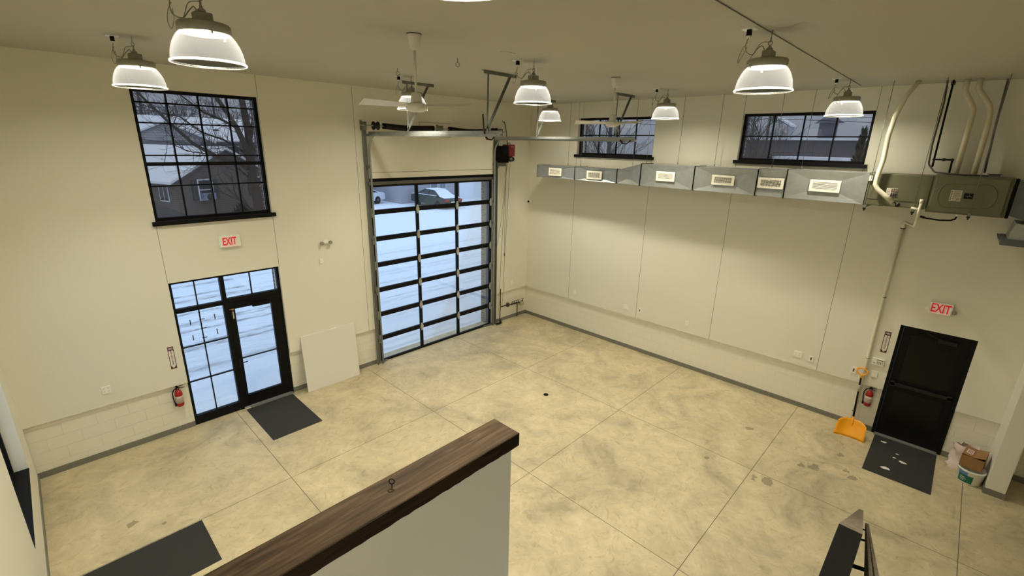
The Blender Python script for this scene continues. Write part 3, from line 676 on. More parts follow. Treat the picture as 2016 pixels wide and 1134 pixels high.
# ------------------------------------------------------------ ceiling fans
def make_fan(x, y, label):
    t = thing('ceiling_fan', (x, y, 5.35), label, 'ceiling fan', 'white ceiling fans')
    m = MB(); m.lathe([(.073, H), (.07, H - .02), (.042, H - .14), (.03, H - .15), (.015, H - .152)], (x, y, 0), 28); m.k = 1; m.lathe([(.076, H), (.076, H - .005), (.06, H - .006)], (x, y, 0), 28); m.build('canopy', [WHITEE, BLACKM], t)
    m = MB(); m.tube([(x, y, H - .14), (x, y, 5.50)], .013, 14); m.build('down_rod', WHITEE, t)
    m = MB(); m.lathe([(.015, 5.56), (.045, 5.55), (.052, 5.54), (.058, 5.47), (.06, 5.455), (.02, 5.45)], (x, y, 0), 28); m.build('motor_cup', WHITEE, t)
    m = MB(); m.lathe([(.02, 5.455), (.08, 5.45), (.112, 5.435), (.118, 5.41), (.105, 5.385), (.06, 5.365), (.001, 5.36)], (x, y, 0), 32); m.build('motor', WHITEE, t)
    for k in range(3):
        a = -1.13 + k * 2 * PI / 3; d = Vector((math.cos(a), math.sin(a), 0)); n_ = Vector((-math.sin(a), math.cos(a), 0)); c = Vector((x, y, 5.425))
        m = MB(); vs = []; N = 8
        for i in range(N + 1):
            u = i / N; r = .11 + u * .50; wdt = .035 + .045 * min(1, u * 2.2) - .02 * max(0, u - .8); tilt = .025
            for s_, zz in ((-1, -tilt), (1, tilt)):
                for h in (0, .004): vs.append(c + d * r + n_ * wdt * s_ + Vector((0, 0, zz * (.6 + .4 * u) + h)))
        fs = []
        for i in range(N):
            o = i * 4; p = o + 4; fs += [(o, p, p + 2, o + 2), (o + 1, o + 3, p + 3, p + 1), (o, o + 1, p + 1, p), (o + 2, p + 2, p + 3, o + 3)]
        fs += [(0, 2, 3, 1), (N * 4, N * 4 + 1, N * 4 + 3, N * 4 + 2)]
        m._add(vs, fs); m.build('fan_blade', WHITEE, t)
    return t
f0 = make_fan(-7.19, -4.83, 'nearer white ceiling fan on a long rod, in front of the overhead door')
copy_tree(f0, (-3.35, -4.80, 5.35), 'farther white ceiling fan, seen against the smaller high window', rz=-.7)
# eye hooks in the ceiling
for x, y, lb in ((-6.02, -2.71, 'left one, above and left of the nearer fan motor'), (-6.0, -4.08, 'right one, between the nearer fan and the door track hanger')):
    m = MB(); m.tube([(x, y, H), (x, y, H - .05)], .004, 6); m.tube([(x + .022 * math.sin(a), y - .01 * math.sin(a), H - .075 + .027 * math.cos(a)) for a in [i * PI / 8 for i in range(16)]], .0045, 6, closed=True)
    tag(m.build('ceiling_hook', ZINC, origin=(x, y, H)), 'steel eye hook, ' + lb, 'hook', 'eye hooks in the ceiling')
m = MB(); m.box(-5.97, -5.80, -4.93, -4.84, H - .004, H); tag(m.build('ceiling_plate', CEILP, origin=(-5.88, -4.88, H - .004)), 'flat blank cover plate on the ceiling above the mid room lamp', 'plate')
m = MB(); m.tube([(-9.2, -7.60, H - .006), (-5.2, -7.585, H - .006), (-.3, -7.565, H - .006)], .0045, 8); tag(m.build('ceiling_conduit', GALVD, origin=(-5.2, -7.6, H)), 'thin cable run straight along the ceiling over the two right-hand lamps', 'conduit')

# ------------------------------------------------------------ air duct on the right-hand wall
XF = -.65; XBk = -.12
t = thing('air_duct', (-.4, -4.4, 4.25), 'long galvanised rectangular air duct along the right-hand wall', 'air duct')
secs = [(-.87, -2.10, 4.26, 4.56, 4.26, 4.56, 'r'), (-2.10, -3.30, 4.26, 4.56, 4.26, 4.56, 'r'), (-3.30, -3.90, 4.26, 4.555, 4.25, 4.715, 't'), (-3.90, -5.11, 4.25, 4.715, 4.245, 4.71, 'r'),
        (-5.11, -6.32, 4.245, 4.71, 4.24, 4.70, 'r'), (-6.32, -6.81, 4.24, 4.72, 4.24, 4.73, 'r'), (-6.81, -8.0, 4.24, 4.735, 4.235, 4.735, 'r')]
for (ya, yb, za0, za1, zb0, zb1, kind) in secs:
    m = MB(); yc = (ya + yb) / 2; zc = (za0 + za1 + zb0 + zb1) / 4; ins = .030; sg_ = 1 if kind == 'r' else .3
    vs = [(XF, ya, za0), (XF, ya, za1), (XF, yb, zb1), (XF, yb, zb0), (XBk, ya, za0), (XBk, ya, za1), (XBk, yb, zb1), (XBk, yb, zb0), (XF + ins, yc + .2 * sg_, zc - .09), (XF + ins, yc + .2 * sg_, zc + .09), (XF + ins, yc - .2 * sg_, zc + .09), (XF + ins, yc - .2 * sg_, zc - .09)]
    fs = [(0, 1, 9, 8), (1, 2, 10, 9), (2, 3, 11, 10), (3, 0, 8, 11), (8, 9, 10, 11), (4, 7, 6, 5), (1, 5, 6, 2), (0, 3, 7, 4), (0, 4, 5, 1), (3, 2, 6, 7)]
    m._add(vs, fs)
    for y, z0, z1 in ((ya, za0, za1), (yb, zb0, zb1)):
        m.box(XF - .012, XF, y - .008, y + .008, z0 - .012, z1 + .012); m.box(XF, XBk, y - .008, y + .008, z1, z1 + .012); m.box(XF, XBk, y - .008, y + .008, z0 - .012, z0)
    m.build('duct_section', GALV, t)
REG = [(-1.27, -1.685, 4.318, 4.513, 'h'), (-2.465, -2.89, 4.305, 4.497, 'g'), (-4.28, -4.70, 4.38, 4.578, 'h'), (-5.483, -5.914, 4.383, 4.571, 'g'), (-6.344, -6.781, 4.382, 4.573, 'g'), (-7.19, -7.647, 4.389, 4.588, 'h')]
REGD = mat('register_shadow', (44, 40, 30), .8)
for (ya, yb, z0, z1, st) in REG:
    m = MB(); xf = XF - .004
    for q in ((ya, ya - .045, z0, z1), (yb + .045, yb, z0, z1), (ya - .045, yb + .045, z0, z0 + .038), (ya - .045, yb + .045, z1 - .038, z1)): m.box(xf - .008, xf + .004, q[0], q[1], q[2], q[3])
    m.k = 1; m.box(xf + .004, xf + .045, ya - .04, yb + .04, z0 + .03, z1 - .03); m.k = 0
    iz0, iz1 = z0 + .038, z1 - .038
    if st == 'h':
        for i in range(6):
            z = iz0 + (iz1 - iz0) * (i + .5) / 6; m.obox((xf, (ya + yb) / 2, z), (0, 1, 0), (.8, 0, .6), (-.6, 0, .8), (ya - yb) / 2 - .045, .008, .0015)
    else:
        for i in range(5):
            z = iz0 + (iz1 - iz0) * (i + .5) / 5; m.box(xf - .004, xf + .002, ya - .045, yb + .045, z - .0022, z + .0022)
        for i in range(17):
            y = ya - .045 + (yb - ya + .09) * (i + .5) / 17; m.box(xf - .001, xf + .003, y - .0022, y + .0022, iz0, iz1)
    m.box(xf - .014, xf - .008, ya - .02, ya - .012, (z0 + z1) / 2 - .02, (z0 + z1) / 2 + .01)
    m.build('air_register', [mat('register_white', (240, 236, 218), .4), REGD], t)
for y, z0 in ((-1.5, 4.57), (-1.9, 4.57), (-3.4, 4.60), (-3.75, 4.7), (-4.5, 4.72), (-5.3, 4.72), (-6.9, 4.74), (-6.4, 4.735)):
    m = MB(); m.tube([(-.16, y, z0), (-.16, y, H)], .004, 6); m.tube([(-.16, y, z0 + .0), (-.16, y, z0 + .04)], .01, 6); m.build('hanger_rod', GALVD, t)

# ------------------------------------------------------------ furnace
t = thing('furnace', (-.4, -8.8, 4.2), 'olive green horizontal furnace hung at the end of the duct', 'furnace')
m = MB(); m.box(XF, XBk, -8.80, -8.008, 4.235, 4.74); cc = m.build('coil_cabinet', OLIVE, t, bevel=.012)
m = MB(); m.box(XF - .006, XF, -8.79, -8.03, 4.335, 4.347); m.build('seam', OLIVE, cc)
m = MB(); m.box(XF + .01, XBk, -9.66, -8.80, 4.2, 4.755); m.build('cabinet', OLIVE, t, bevel=.01)
# access panel with pressed oval outline
m = MB(); m.box(XF - .02, XF + .01, -9.63, -8.825, 4.215, 4.735)
ap = m.build('access_panel', OLIVE, t, bevel=.014)
pts = []
for a in [i * PI / 10 for i in range(-5, 6)]: pts.append((XF - .021, -9.40 - .13 * math.cos(a) * 1.0, 4.475 + .17 * math.sin(a)))
for a in [i * PI / 10 for i in range(5, 16)]: pts.append((XF - .021, -8.99 - .09 * math.cos(a), 4.475 + .17 * math.sin(a)))
m = MB(); m.tube(pts, .005, 6, closed=True); m.build('pressed_rib', OLIVE, ap)
m = MB()
m.box(XF - .023, XF - .02, -9.16, -9.035, 4.39, 4.55); m.k = 1
for i in range(6): m.box(XF - .0245, XF - .023, -9.055, -9.043, 4.405 + i * .023, 4.42 + i * .023)
for i in range(9): m.box(XF - .0245, XF - .023, -9.15, -9.065, 4.402 + i * .016, 4.407 + i * .016)
m.build('data_label', [mat('label_paper', (190, 184, 160), .7), INK], ap)
m = MB(); m.box(XF - .024, XF - .02, -9.285, -9.185, 4.435, 4.515); m.k = 1
m.tube([(XF - .0245, -9.235 + .012 * math.sin(i), 4.455 + i * .007) for i in range(7)], .0018, 5); m.box(XF - .0245, XF - .024, -9.27, -9.2, 4.473, 4.477)
m.build('badge', [BLACKM, ZINC], ap, bevel=.0)
m = MB(); m.box(XF - .004, XF, -8.415, -8.27, 4.385, 4.52); m.k = 1
for i in range(3):
    for j in range(2): m.box(XF - .006, XF - .004, -8.345 - i * .028 + .012, -8.345 - i * .028 - .012, 4.39 + j * .066, 4.448 + j * .066)
for i in range(3):
    m.k = 2; m.box(XF - .007, XF - .006, -8.345 - i * .028 + .006, -8.345 - i * .028 - .006, 4.47, 4.50)
m.k = 2
for i in range(5): m.box(XF - .006, XF - .004, -8.325, -8.28, 4.4 + i * .022, 4.406 + i * .022)
m.build('warning_labels', [PAPER, mat('label_black', (34, 22, 20), .6), mat('label_tan', (150, 110, 86), .6)], cc)
m = MB(); m.box(XF - .03, XF, -8.055, -8.015, 4.62, 4.70); m.build('junction_box', WHITEP, cc)
m = MB(); m.box(-.5, -.42, -9.50, -9.38, 4.755, 4.79); m.k = 1; m.box(-.52, -.4, -9.52, -9.36, 4.79, 4.795); m.build('top_box', [mat('grey_purple_box', (120, 116, 126), .5), BLACKM], t)
for y in (-8.045, -8.66, -9.30):
    m = MB(); m.tube([(XF - .05, y, 4.15), (XF - .05, y, H)], .0042, 6); m.k = 1; m.box(XF - .07, XF - .03, y - .02, y + .02, 4.165, 4.19); m.tube([(XF - .05, y, 4.14), (XF - .05, y, 4.165)], .01, 6)
    m.k = 2; m.box(XF - .08, -.05, y - .018, y + .018, 4.195, 4.232); m.build('hanger_rod', [GALVD, BLACKS, GALVD], t)
# plenum and return duct beyond the furnace
t = thing('return_duct', (-.4, -10.1, 3.87), 'dull metal return air duct at the far right edge beside the furnace', 'air duct')
GALVX = mat('weathered_galvanised', (104, 110, 116), .55, .55, var=.08, vscale=8)
m = MB()
m._add([(XF + .03, -9.70, 4.24), (XF + .03, -9.70, 4.72), (XF + .03, -10.40, 4.72), (XF + .03, -10.40, 4.16), (XF + .03, -9.9, 4.18), (XBk, -9.70, 4.24), (XBk, -9.70, 4.72), (XBk, -10.40, 4.72), (XBk, -10.40, 4.16), (XBk, -9.9, 4.18)],
       [(0, 1, 2, 3, 4), (9, 8, 7, 6, 5), (0, 5, 6, 1), (1, 6, 7, 2), (2, 7, 8, 3), (3, 8, 9, 4), (4, 9, 5, 0)])
m.build('plenum', GALVX, t)
m = MB(); m.box(XF + .02, XF + .04, -9.705, -9.665, 4.2, 4.75); m.build('flange', BLACKM, t)
m = MB(); m._add([(XF - .1, -9.80, 4.15), (XF - .1, -10.40, 4.11), (XF - .1, -10.40, 3.93), (XF - .1, -9.76, 3.93), (XBk, -9.80, 4.15), (XBk, -10.40, 4.11), (XBk, -10.40, 3.93), (XBk, -9.76, 3.93)],
       [(0, 1, 2, 3), (7, 6, 5, 4), (0, 4, 5, 1), (1, 5, 6, 2), (2, 6, 7, 3), (3, 7, 4, 0)])
m.build('elbow', GALV, t)
m = MB(); m.box(XF - .12, XBk, -10.40, -9.70, 3.84, 3.93); m.box(XF - .125, XBk, -9.70, -9.665, 3.92, 3.925); m.box(XF - .14, XF - .12, -10.40, -9.69, 3.915, 3.93); m.build('boot', GALVX, t)
# pipes
PVC = mat('white_pvc', (228, 222, 200), .45); PVCT = mat('cream_pvc', (206, 198, 170), .5)
def pipe(name, pts, r, m_, label, cat, seg=14, group=None, ctr=True):
    # round the corners a little
    P = [Vector(p) for p in pts]; out = [P[0]]
    for i in range(1, len(P) - 1):
        a = (P[i - 1] - P[i]); b = (P[i + 1] - P[i]); q = min(a.length, b.length) * .35; q = min(q, r * 3)
        A = P[i] + a.normalized() * q; B = P[i] + b.normalized() * q
        for k in range(5):
            u = k / 4; out.append(A * (1 - u) ** 2 + P[i] * 2 * u * (1 - u) + B * u ** 2)
    out.append(P[-1])
    m = MB(); m.tube(out, r, seg); return tag(m.build(name, m_, origin=pts[0]), label, cat, group)
t = thing('insulated_line', (-.72, -8.29, H), 'thick white insulated line curving down from the ceiling in front of the furnace', 'pipe')
m = MB(); m.tube([(-.5, -8.32, H), (-.60, -8.27, 5.99), (-.70, -8.23, 5.88), (-.72, -8.16, 5.6), (-.72, -8.135, 5.3), (-.72, -8.145, 4.95), (-.73, -8.12, 4.68), (-.74, -8.12, 4.57), (-.74, -8.16, 4.50), (-.74, -8.27, 4.41), (-.74, -8.40, 4.31)], .034, 16); m.build('insulation', mat('white_tape_wrap', (226, 220, 196), .6, bump=.4, bscale=60), t)
m = MB(); m.lathe([(.03, -.03), (.03, .03)], (-.72, -8.46, 4.275), 14, 'x'); m.tube([(-.74, -8.36, 4.36), (-.73, -8.44, 4.29), (-.66, -8.46, 4.27)], .008, 8); m.build('fitting', BLACKS, t)
pipe('vent_pipe', [(-.35, -8.86, H), (-.35, -8.86, 5.95), (-.35, -9.015, 5.70), (-.35, -9.02, 5.5), (-.35, -9.02, 4.757)], .036, PVCT, 'cream plastic vent pipe above the furnace, left of two', 'pipe', group='vent pipes above the furnace')
pipe('vent_pipe', [(-.35, -9.0, H), (-.35, -9.0, 5.97), (-.35, -9.19, 5.72), (-.35, -9.215, 5.45), (-.35, -9.22, 4.757)], .036, PVCT, 'cream plastic vent pipe above the furnace, right of two', 'pipe', group='vent pipes above the furnace')
t = thing('gas_pipe', (-.35, -8.72, 4.76), 'black iron gas pipe dropping from the ceiling to the furnace', 'pipe')
m = MB(); m.tube([(-.35, -8.707, H), (-.35, -8.73, 4.86)], .013, 10); m.tube([(-.35, -8.73, 4.975), (-.35, -8.94, 4.975)], .013, 10); m.tube([(-.35, -8.94, 4.975), (-.35, -8.945, 4.758)], .013, 10); m.build('iron_pipe', BLACKM, t)
m = MB()
for y, z in ((-8.728, 4.975), (-8.94, 4.975)): m.ball((-.35, y, z), .022, 8)
m.lathe([(.026, 6.04), (.026, 6.09)], (-.35, -8.71, 0), 10); m.tube([(-.35, -8.82, 4.975), (-.35, -8.86, 4.975)], .024, 10); m.build('elbow_fitting', BLACKS, t)
pipe('electric_cable', [(-.36, -8.64, H), (-.36, -8.665, 5.8), (-.36, -8.66, 5.2), (-.37, -8.68, 4.9), (-.45, -8.78, 4.785), (-.5, -9.1, 4.768), (-.5, -9.38, 4.765)], .012, mat('grey_cable', (70, 66, 58), .6), 'dark cable beside the gas pipe bending along the furnace top', 'cable')
pipe('thin_conduit', [(-.12, -9.28, H), (-.12, -9.30, 5.4), (-.12, -9.33, 4.80)], .014, GALVD, 'thin steel conduit on the wall right of the vent pipes', 'conduit', 8)
t = thing('drain_pipe', (-.05, -8.55, 0), 'white drain pipe running down the wall beside the exit door', 'pipe')
m = MB(); m.tube([(-.045, -8.555, 3.87), (-.045, -8.54, 2.6), (-.045, -8.55, 1.4), (-.045, -8.56, .02)], .024, 14); m.build('standpipe', PVC, t)
m = MB(); m.lathe([(.034, 3.84), (.034, 3.90), (.028, 3.93)], (-.045, -8.555, 0), 16); m.k = 1; m.lathe([(.036, 3.835), (.036, 3.85)], (-.045, -8.555, 0), 16); m.build('cap_fitting', [PVC, BLACKM], t)
for z in (2.62, 1.44, .34):
    m = MB(); m.tube([(-.045 + .027 * math.cos(a), -8.55 + .027 * math.sin(a), z) for a in [i * PI / 8 for i in range(16)]], .004, 6, closed=True); m.build('pipe_clip', BLACKS, t)
t = thing('condensate_trap', (-.6, -8.74, 3.95), 'white plastic condensate trap with a black hose under the furnace', 'pipe trap')
m = MB(); m.tube([(-.71, -8.735, 4.36), (-.71, -8.735, 4.2), (-.66, -8.735, 4.1), (-.6, -8.735, 4.0), (-.52, -8.72, 3.95), (-.3, -8.64, 3.95), (-.10, -8.56, 3.955), (-.05, -8.555, 3.94)], .019, 12); m.tube([(-.70, -8.735, 4.23), (-.70, -8.63, 4.245)], .018, 10); m.lathe([(.025, 4.33), (.025, 4.385)], (-.71, -8.735, 0), 12); m.build('trap_body', PVC, t)
m = MB(); m.tube([(-.6, -8.76, 4.12), (-.6, -8.84, 4.10), (-.6, -9.0, 4.088), (-.6, -9.12, 4.10), (-.6, -9.165, 4.125), (-.6, -9.175, 4.17)], .012, 10); m.tube([(-.6, -8.76, 4.12), (-.6, -8.82, 4.105)], .017, 8); m.build('hose', BLACKM, t)
m = MB(); m.lathe([(.018, 4.165), (.018, 4.2)], (-.6, -9.177, 0), 12); m.build('hose_nipple', WHITEP, t)

# ------------------------------------------------------------ exit signs
t = thing('exit_sign', (-7.88, 0, 3.32), 'EXIT sign with rounded housing above the glass entry door', 'exit sign', 'red letter exit signs')
m = MB(); m.box(-8.05, -7.71, -.055, 0, 3.215, 3.425); m.build('housing', WHITEP, t, bevel=.02)
m = MB(); m.box(-8.01, -7.78, -.060, -.055, 3.23, 3.41); m.build('face', EXITW, t)
text_mesh('EXIT', .185, 'lettering', EXITRED, t, mat_front(-7.895, -.061, 3.32), bold=.004, xs=.58)
t = thing('exit_sign', (0, -9.31, 2.60), 'EXIT sign with two small lamp heads above the black exit door', 'exit sign', 'red letter exit signs')
m = MB(); m.box(-.07, 0, -9.455, -9.165, 2.505, 2.70); m.build('housing', WHITEP, t, bevel=.008)
m = MB(); m.box(-.074, -.07, -9.435, -9.185, 2.515, 2.69); m.build('face', EXITW, t)
text_mesh('EXIT', .205, 'lettering', EXITRED, t, mat_right(-.0755, -9.31, 2.602), bold=.004, xs=.60)
for y in (-9.145, -9.485):
    m = MB(); m.lathe([(.012, 0), (.03, -.02), (.032, -.05), (.026, -.052)], (-.03, y, 2.58), 16, 'x'); m.tube([(-.03, y, 2.58), (-.02, -9.31 + (.14 if y > -9.3 else -.14), 2.59)], .006, 6); m.build('lamp_head', GREYL if y < -9.3 else WHITEP, t)
# twin-head emergency light
t = thing('emergency_light', (-6.17, 0, 3.08), 'white twin head emergency light high on the wall between the doors', 'emergency light')
m = MB(); m.box(-6.22, -6.11, -.05, 0, 3.05, 3.12); m.build('body', WHITEP, t, bevel=.012)
for x in (-6.255, -6.075):
    m = MB(); m.lathe([(.015, 0), (.032, -.02), (.036, -.06), (.03, -.062)], (x, -.02, 3.07), 16, 'y'); m.build('lamp_head', GREYL, t)
def plate(name, axis, a, z, w, h, label, cat, mark='duplex', group=None):
    m = MB(); d = .014
    def B(a0, a1, z0, z1, t0, t1): m.box(a0, a1, -t1, -t0, z0, z1) if axis == 'x' else m.box(-t1, -t0, a0, a1, z0, z1)
    B(a - w / 2, a + w / 2, z - h / 2, z + h / 2, 0, d); m.k = 1
    cols_ = [0] if mark != 'quad' else [-w / 4, w / 4]
    if mark in ('duplex', 'quad'):
        for c in cols_:
            for zz in (-.028, .028):
                for q in (-.008, .006): B(a + c + q, a + c + q + .003, z + zz - .007, z + zz + .007, d, d + .001)
    if mark == 'slot': B(a - .012, a + .012, z - .03, z + .03, d, d + .002)
    o = (a, 0, z) if axis == 'x' else (0, a, z)
    return tag(m.build(name, [WHITEP, INK], origin=o, bevel=.0015), label, cat, group)
GO = 'white outlet plates low on the walls'
plate('wall_outlet', 'x', -9.951, 1.173, .11, .12, 'white outlet plate on the front wall left of the glass entry', 'outlet', 'quad', GO)
plate('wall_outlet', 'x', -.637, 1.139, .07, .11, 'white outlet plate on the front wall between overhead door and corner', 'outlet', 'none', GO)
plate('wall_outlet', 'y', -1.848, 1.151, .075, .12, 'white outlet plate on the right wall nearest the far corner', 'outlet', 'duplex', GO)
plate('wall_outlet', 'y', -3.505, 1.126, .13, .12, 'double white outlet plate on the right wall below the duct narrowing', 'outlet', 'quad', GO)
plate('wall_outlet', 'y', -3.898, 1.132, .07, .11, 'white plate with dark slot just right of the farther double outlet', 'outlet', 'slot', GO)
plate('wall_outlet', 'y', -5.132, 1.129, .08, .12, 'single white outlet plate midway along the right wall', 'outlet', 'duplex', GO)
plate('wall_outlet', 'y', -7.447, 1.134, .14, .12, 'double white outlet plate on the right wall toward the exit door', 'outlet', 'quad', GO)
plate('wall_outlet', 'y', -7.685, 1.115, .08, .12, 'white plate with dark slot just right of the nearer double outlet', 'outlet', 'slot', GO)
plate('wall_switch', 'y', -8.388, 1.129, .08, .12, 'grey switch plate on the right wall just left of the shovel grip', 'switch', 'slot')
plate('wall_switch', 'y', -8.70, 1.16, .09, .12, 'blank white plate half hidden behind the shovel grip', 'switch', 'none')
m = MB(); m.box(-6.315, -6.25, -.03, 0, 2.65, 2.745); tag(m.build('wall_sensor', WHITEP, origin=(-6.28, 0, 2.7), bevel=.006), 'small white box on the wall below the emergency light', 'sensor')
t = thing('alarm_keypad', (0, -8.70, 1.41), 'white keypad on the wall left of the black exit door', 'keypad')
m = MB(); m.box(-.03, 0, -8.795, -8.61, 1.345, 1.475); m.build('body', WHITEP, t, bevel=.006)
m = MB(); m.box(-.033, -.03, -8.775, -8.68, 1.44, 1.455)
m.box(-.033, -.03, -8.665, -8.635, 1.375, 1.39)
for i in range(4):
    for j in range(3): m.box(-.032, -.03, -8.69 - i * .024, -8.705 - i * .024, 1.37 + j * .02, 1.382 + j * .02)
m.build('buttons', mat('keypad_grey', (120, 120, 112), .5), t)
# dome camera in the corner
t = thing('security_camera', (0, -.07, 3.5), 'small white camera with a black lens near the far corner', 'camera')
m = MB(); m.lathe([(.04, 0), (.045, -.02), (.035, -.07)], (0, -.07, 3.5), 20, 'x'); m.build('mount', WHITEP, t)
m = MB(); m.lathe([(.03, -.068), (.028, -.09), (.012, -.1), (.001, -.102)], (0, -.075, 3.495), 16, 'x'); m.build('lens', BLACKM, t)

# ------------------------------------------------------------ fire extinguishers and their signs
def fire_sign(axis, a, z0, z1, w, label, loc):
    t = thing('fire_sign', loc, label, 'sign', 'fire extinguisher arrow signs')
    def PT(u, z, d): return (a + u, -d, z) if axis == 'x' else (-d, a - u, z)
    def slab(poly, d0, d1, m_, nm):
        m = MB(); n_ = len(poly); vs = [PT(u, z, d0) for u, z in poly] + [PT(u, z, d1) for u, z in poly]
        m._add(vs, [tuple(range(n_)), tuple(range(2 * n_ - 1, n_ - 1, -1))] + [(i, i + n_, (i + 1) % n_ + n_, (i + 1) % n_) for i in range(n_)]); return m.build(nm, m_, t)
    h = w / 2; slab([(-h, z0), (h, z0), (h, z1), (-h, z1)], 0, .0015, PAPER, 'backing')
    slab([(-h + .004, z0 + .004), (h - .004, z0 + .004), (h - .004, z1 - .004), (-h + .004, z1 - .004)], .0015, .002, MAROON, 'border')
    q = h - .014; slab([(-q, z0 + .06), (0, z0 + .018), (q, z0 + .06), (q, z1 - .075), (-q, z1 - .075)], .002, .0026, PAPER, 'arrow')
    mf = mat_front if axis == 'x' else mat_right
    def T(s, size, z, m_, nm, xs=1, sp=1):
        p = PT(0, z, .0032); text_mesh(s, size, nm, m_, t, mf(*p), extrude=.0003, bold=.0007, xs=xs, spacing=sp)
    T('FIRE', .042, z1 - .042, PAPER, 'heading', .85)
    T('\n'.join('EXTINGUISHER'), .0275, (z0 + z1) / 2 + .0 , MAROON, 'lettering', 1.25, .80)
fire_sign('x', -9.03, 1.22, 1.635, .095, 'FIRE EXTINGUISHER arrow sign left of the glass entry', (-9.03, 0, 1.22))
fire_sign('y', -8.735, 1.60, 2.01, .10, 'FIRE EXTINGUISHER arrow sign left of the black exit door', (0, -8.735, 1.60))
def extinguisher(x, y, z, rz, label):
    t = thing('fire_extinguisher', (x, y, z), label, 'fire extinguisher', 'red wall fire extinguishers', rz)
    m = MB(); m.lathe([(.001, 0), (.045, 0), (.055, .012), (.057, .03), (.057, .24), (.05, .275), (.03, .3), (.018, .31), (.018, .33)], (0, 0, 0), 28); m.build('cylinder', REDM, t, local=True)
    m = MB(); m.lathe([(.0578, .07), (.0578, .20)], (0, 0, 0), 28); m.k = 1
    for i in range(5): m.lathe([(.0582, .09 + i * .018), (.0582, .096 + i * .018)], (0, 0, 0), 28)
    m.build('label', [mat('extinguisher_label', (206, 190, 176), .6), mat('label_grey_print', (150, 130, 120), .7)], t, local=True, fix=False)
    m = MB(); m.box(-.02, .02, -.02, .02, .33, .355); m.bar((-.03, 0, .365), (.085, -.03, .39), .018, .006); m.bar((-.02, 0, .35), (.09, -.03, .345), .016, .006); m.build('valve_handle', BLACKM, t, local=True)
    m = MB(); m.lathe([(.012, -.0), (.012, -.006)], (0, -.022, .34), 12, 'y'); m.build('gauge', BRASS, t, local=True)
    m = MB(); m.tube([(-.02, 0, .345), (-.06, -.01, .33), (-.085, -.01, .27), (-.085, -.005, .18), (-.075, 0, .1), (-.068, 0, .04)], .009, 8); m.tube([(-.07, 0, .07), (-.066, 0, .015)], .013, 8); m.build('hose', BLACKM, t, local=True)
    m = MB(); m.box(-.015, .015, .058, .075, .05, .36); m.tube([(.059 * math.cos(a), .059 * math.sin(a), .225) for a in [i * PI / 12 for i in range(24)]], .002, 5, closed=True); m.build('wall_bracket', BLACKM, t, local=True)
extinguisher(-9.05, -.03, .52, 0, 'red fire extinguisher on the block wall left of the glass entry')
extinguisher(-.03, -8.71, .52, -PI / 2, 'red fire extinguisher on the block wall between shovel and black exit door')

# ------------------------------------------------------------ snow shovel
t = thing('snow_shovel', (-.35, -8.6, 0), 'yellow snow shovel leaning against the wall beside the black exit door', 'shovel')
C0 = Vector((-.36, -8.545, .02)); yw = Vector((.06, -1, 0)).normalized(); up = Vector((.30, 0, .954)).normalized()
m = MB(); vs = []; NU, NV = 12, 8
for k in (0, 1):
    for j in range(NV + 1):
        v = j / NV
        for i in range(NU + 1):
            u = i / NU * 2 - 1
            wd = .235 - .02 * v; hh = v * .32 - (.035 * u * u * (1 if v < .1 else 0)) + .02
            p = Vector((-.46, -8.60, 0)) + yw * u * wd + up * (v * .32) + Vector((-.05 * abs(u) ** 3 + .08 * math.sin(v * 1.5) * (1 - u * u * .6) - .03 + .006 * math.cos(u * 14), 0, 0))
            if v > .8: p -= up * (abs(u) ** 4) * .05
            vs.append(p + Vector((.006 * k, 0, 0)))
fs = []; q = (NU + 1) * (NV + 1)
for j in range(NV):
    for i in range(NU):
        a = j * (NU + 1) + i; fs.append((a, a + 1, a + NU + 2, a + NU + 1)); fs.append((q + a, q + a + NU + 1, q + a + NU + 2, q + a + 1))
for i in range(NU): fs.append((i, q + i, q + i + 1, i + 1)); a = NV * (NU + 1) + i; fs.append((a, a + 1, q + a + 1, q + a))
for j in range(NV): a = j * (NU + 1); fs.append((a, a + NU + 1, q + a + NU + 1, q + a)); a += NU; fs.append((a, q + a, q + a + NU + 1, a + NU + 1))
m._add(vs, fs, True); m.build('blade', YEL, t)
top = Vector((-.125, -8.53, 1.09)); bot = Vector((-.37, -8.60, .10))
m = MB(); m.tube([bot, bot.lerp(top, .25)], [.022, .016], 10); m.build('blade_socket', YEL, t)
m = MB(); m.tube([bot.lerp(top, .2), top], .0145, 10); m.k = 1; m.tube([bot.lerp(top, .72), bot.lerp(top, .84)], .0155, 10); m.build('shaft', [BLACKM, mat('grey_label', (170, 168, 158), .5)], t)
ax = (top - bot).normalized()
m = MB(); ctr = top + ax * .09
pts = []
for a in [i * 2 * PI / 20 for i in range(20)]:
    ww = .085 * math.cos(a) * (1 if math.sin(a) > 0 else (1 - .35 * abs(math.sin(a)))); pts.append(ctr + yw * ww + ax * .065 * math.sin(a))
m.tube(pts, .0135, 8, closed=True); m.tube([top - ax * .03, top + ax * .035], .019, 10); m.build('grip', YEL, t)

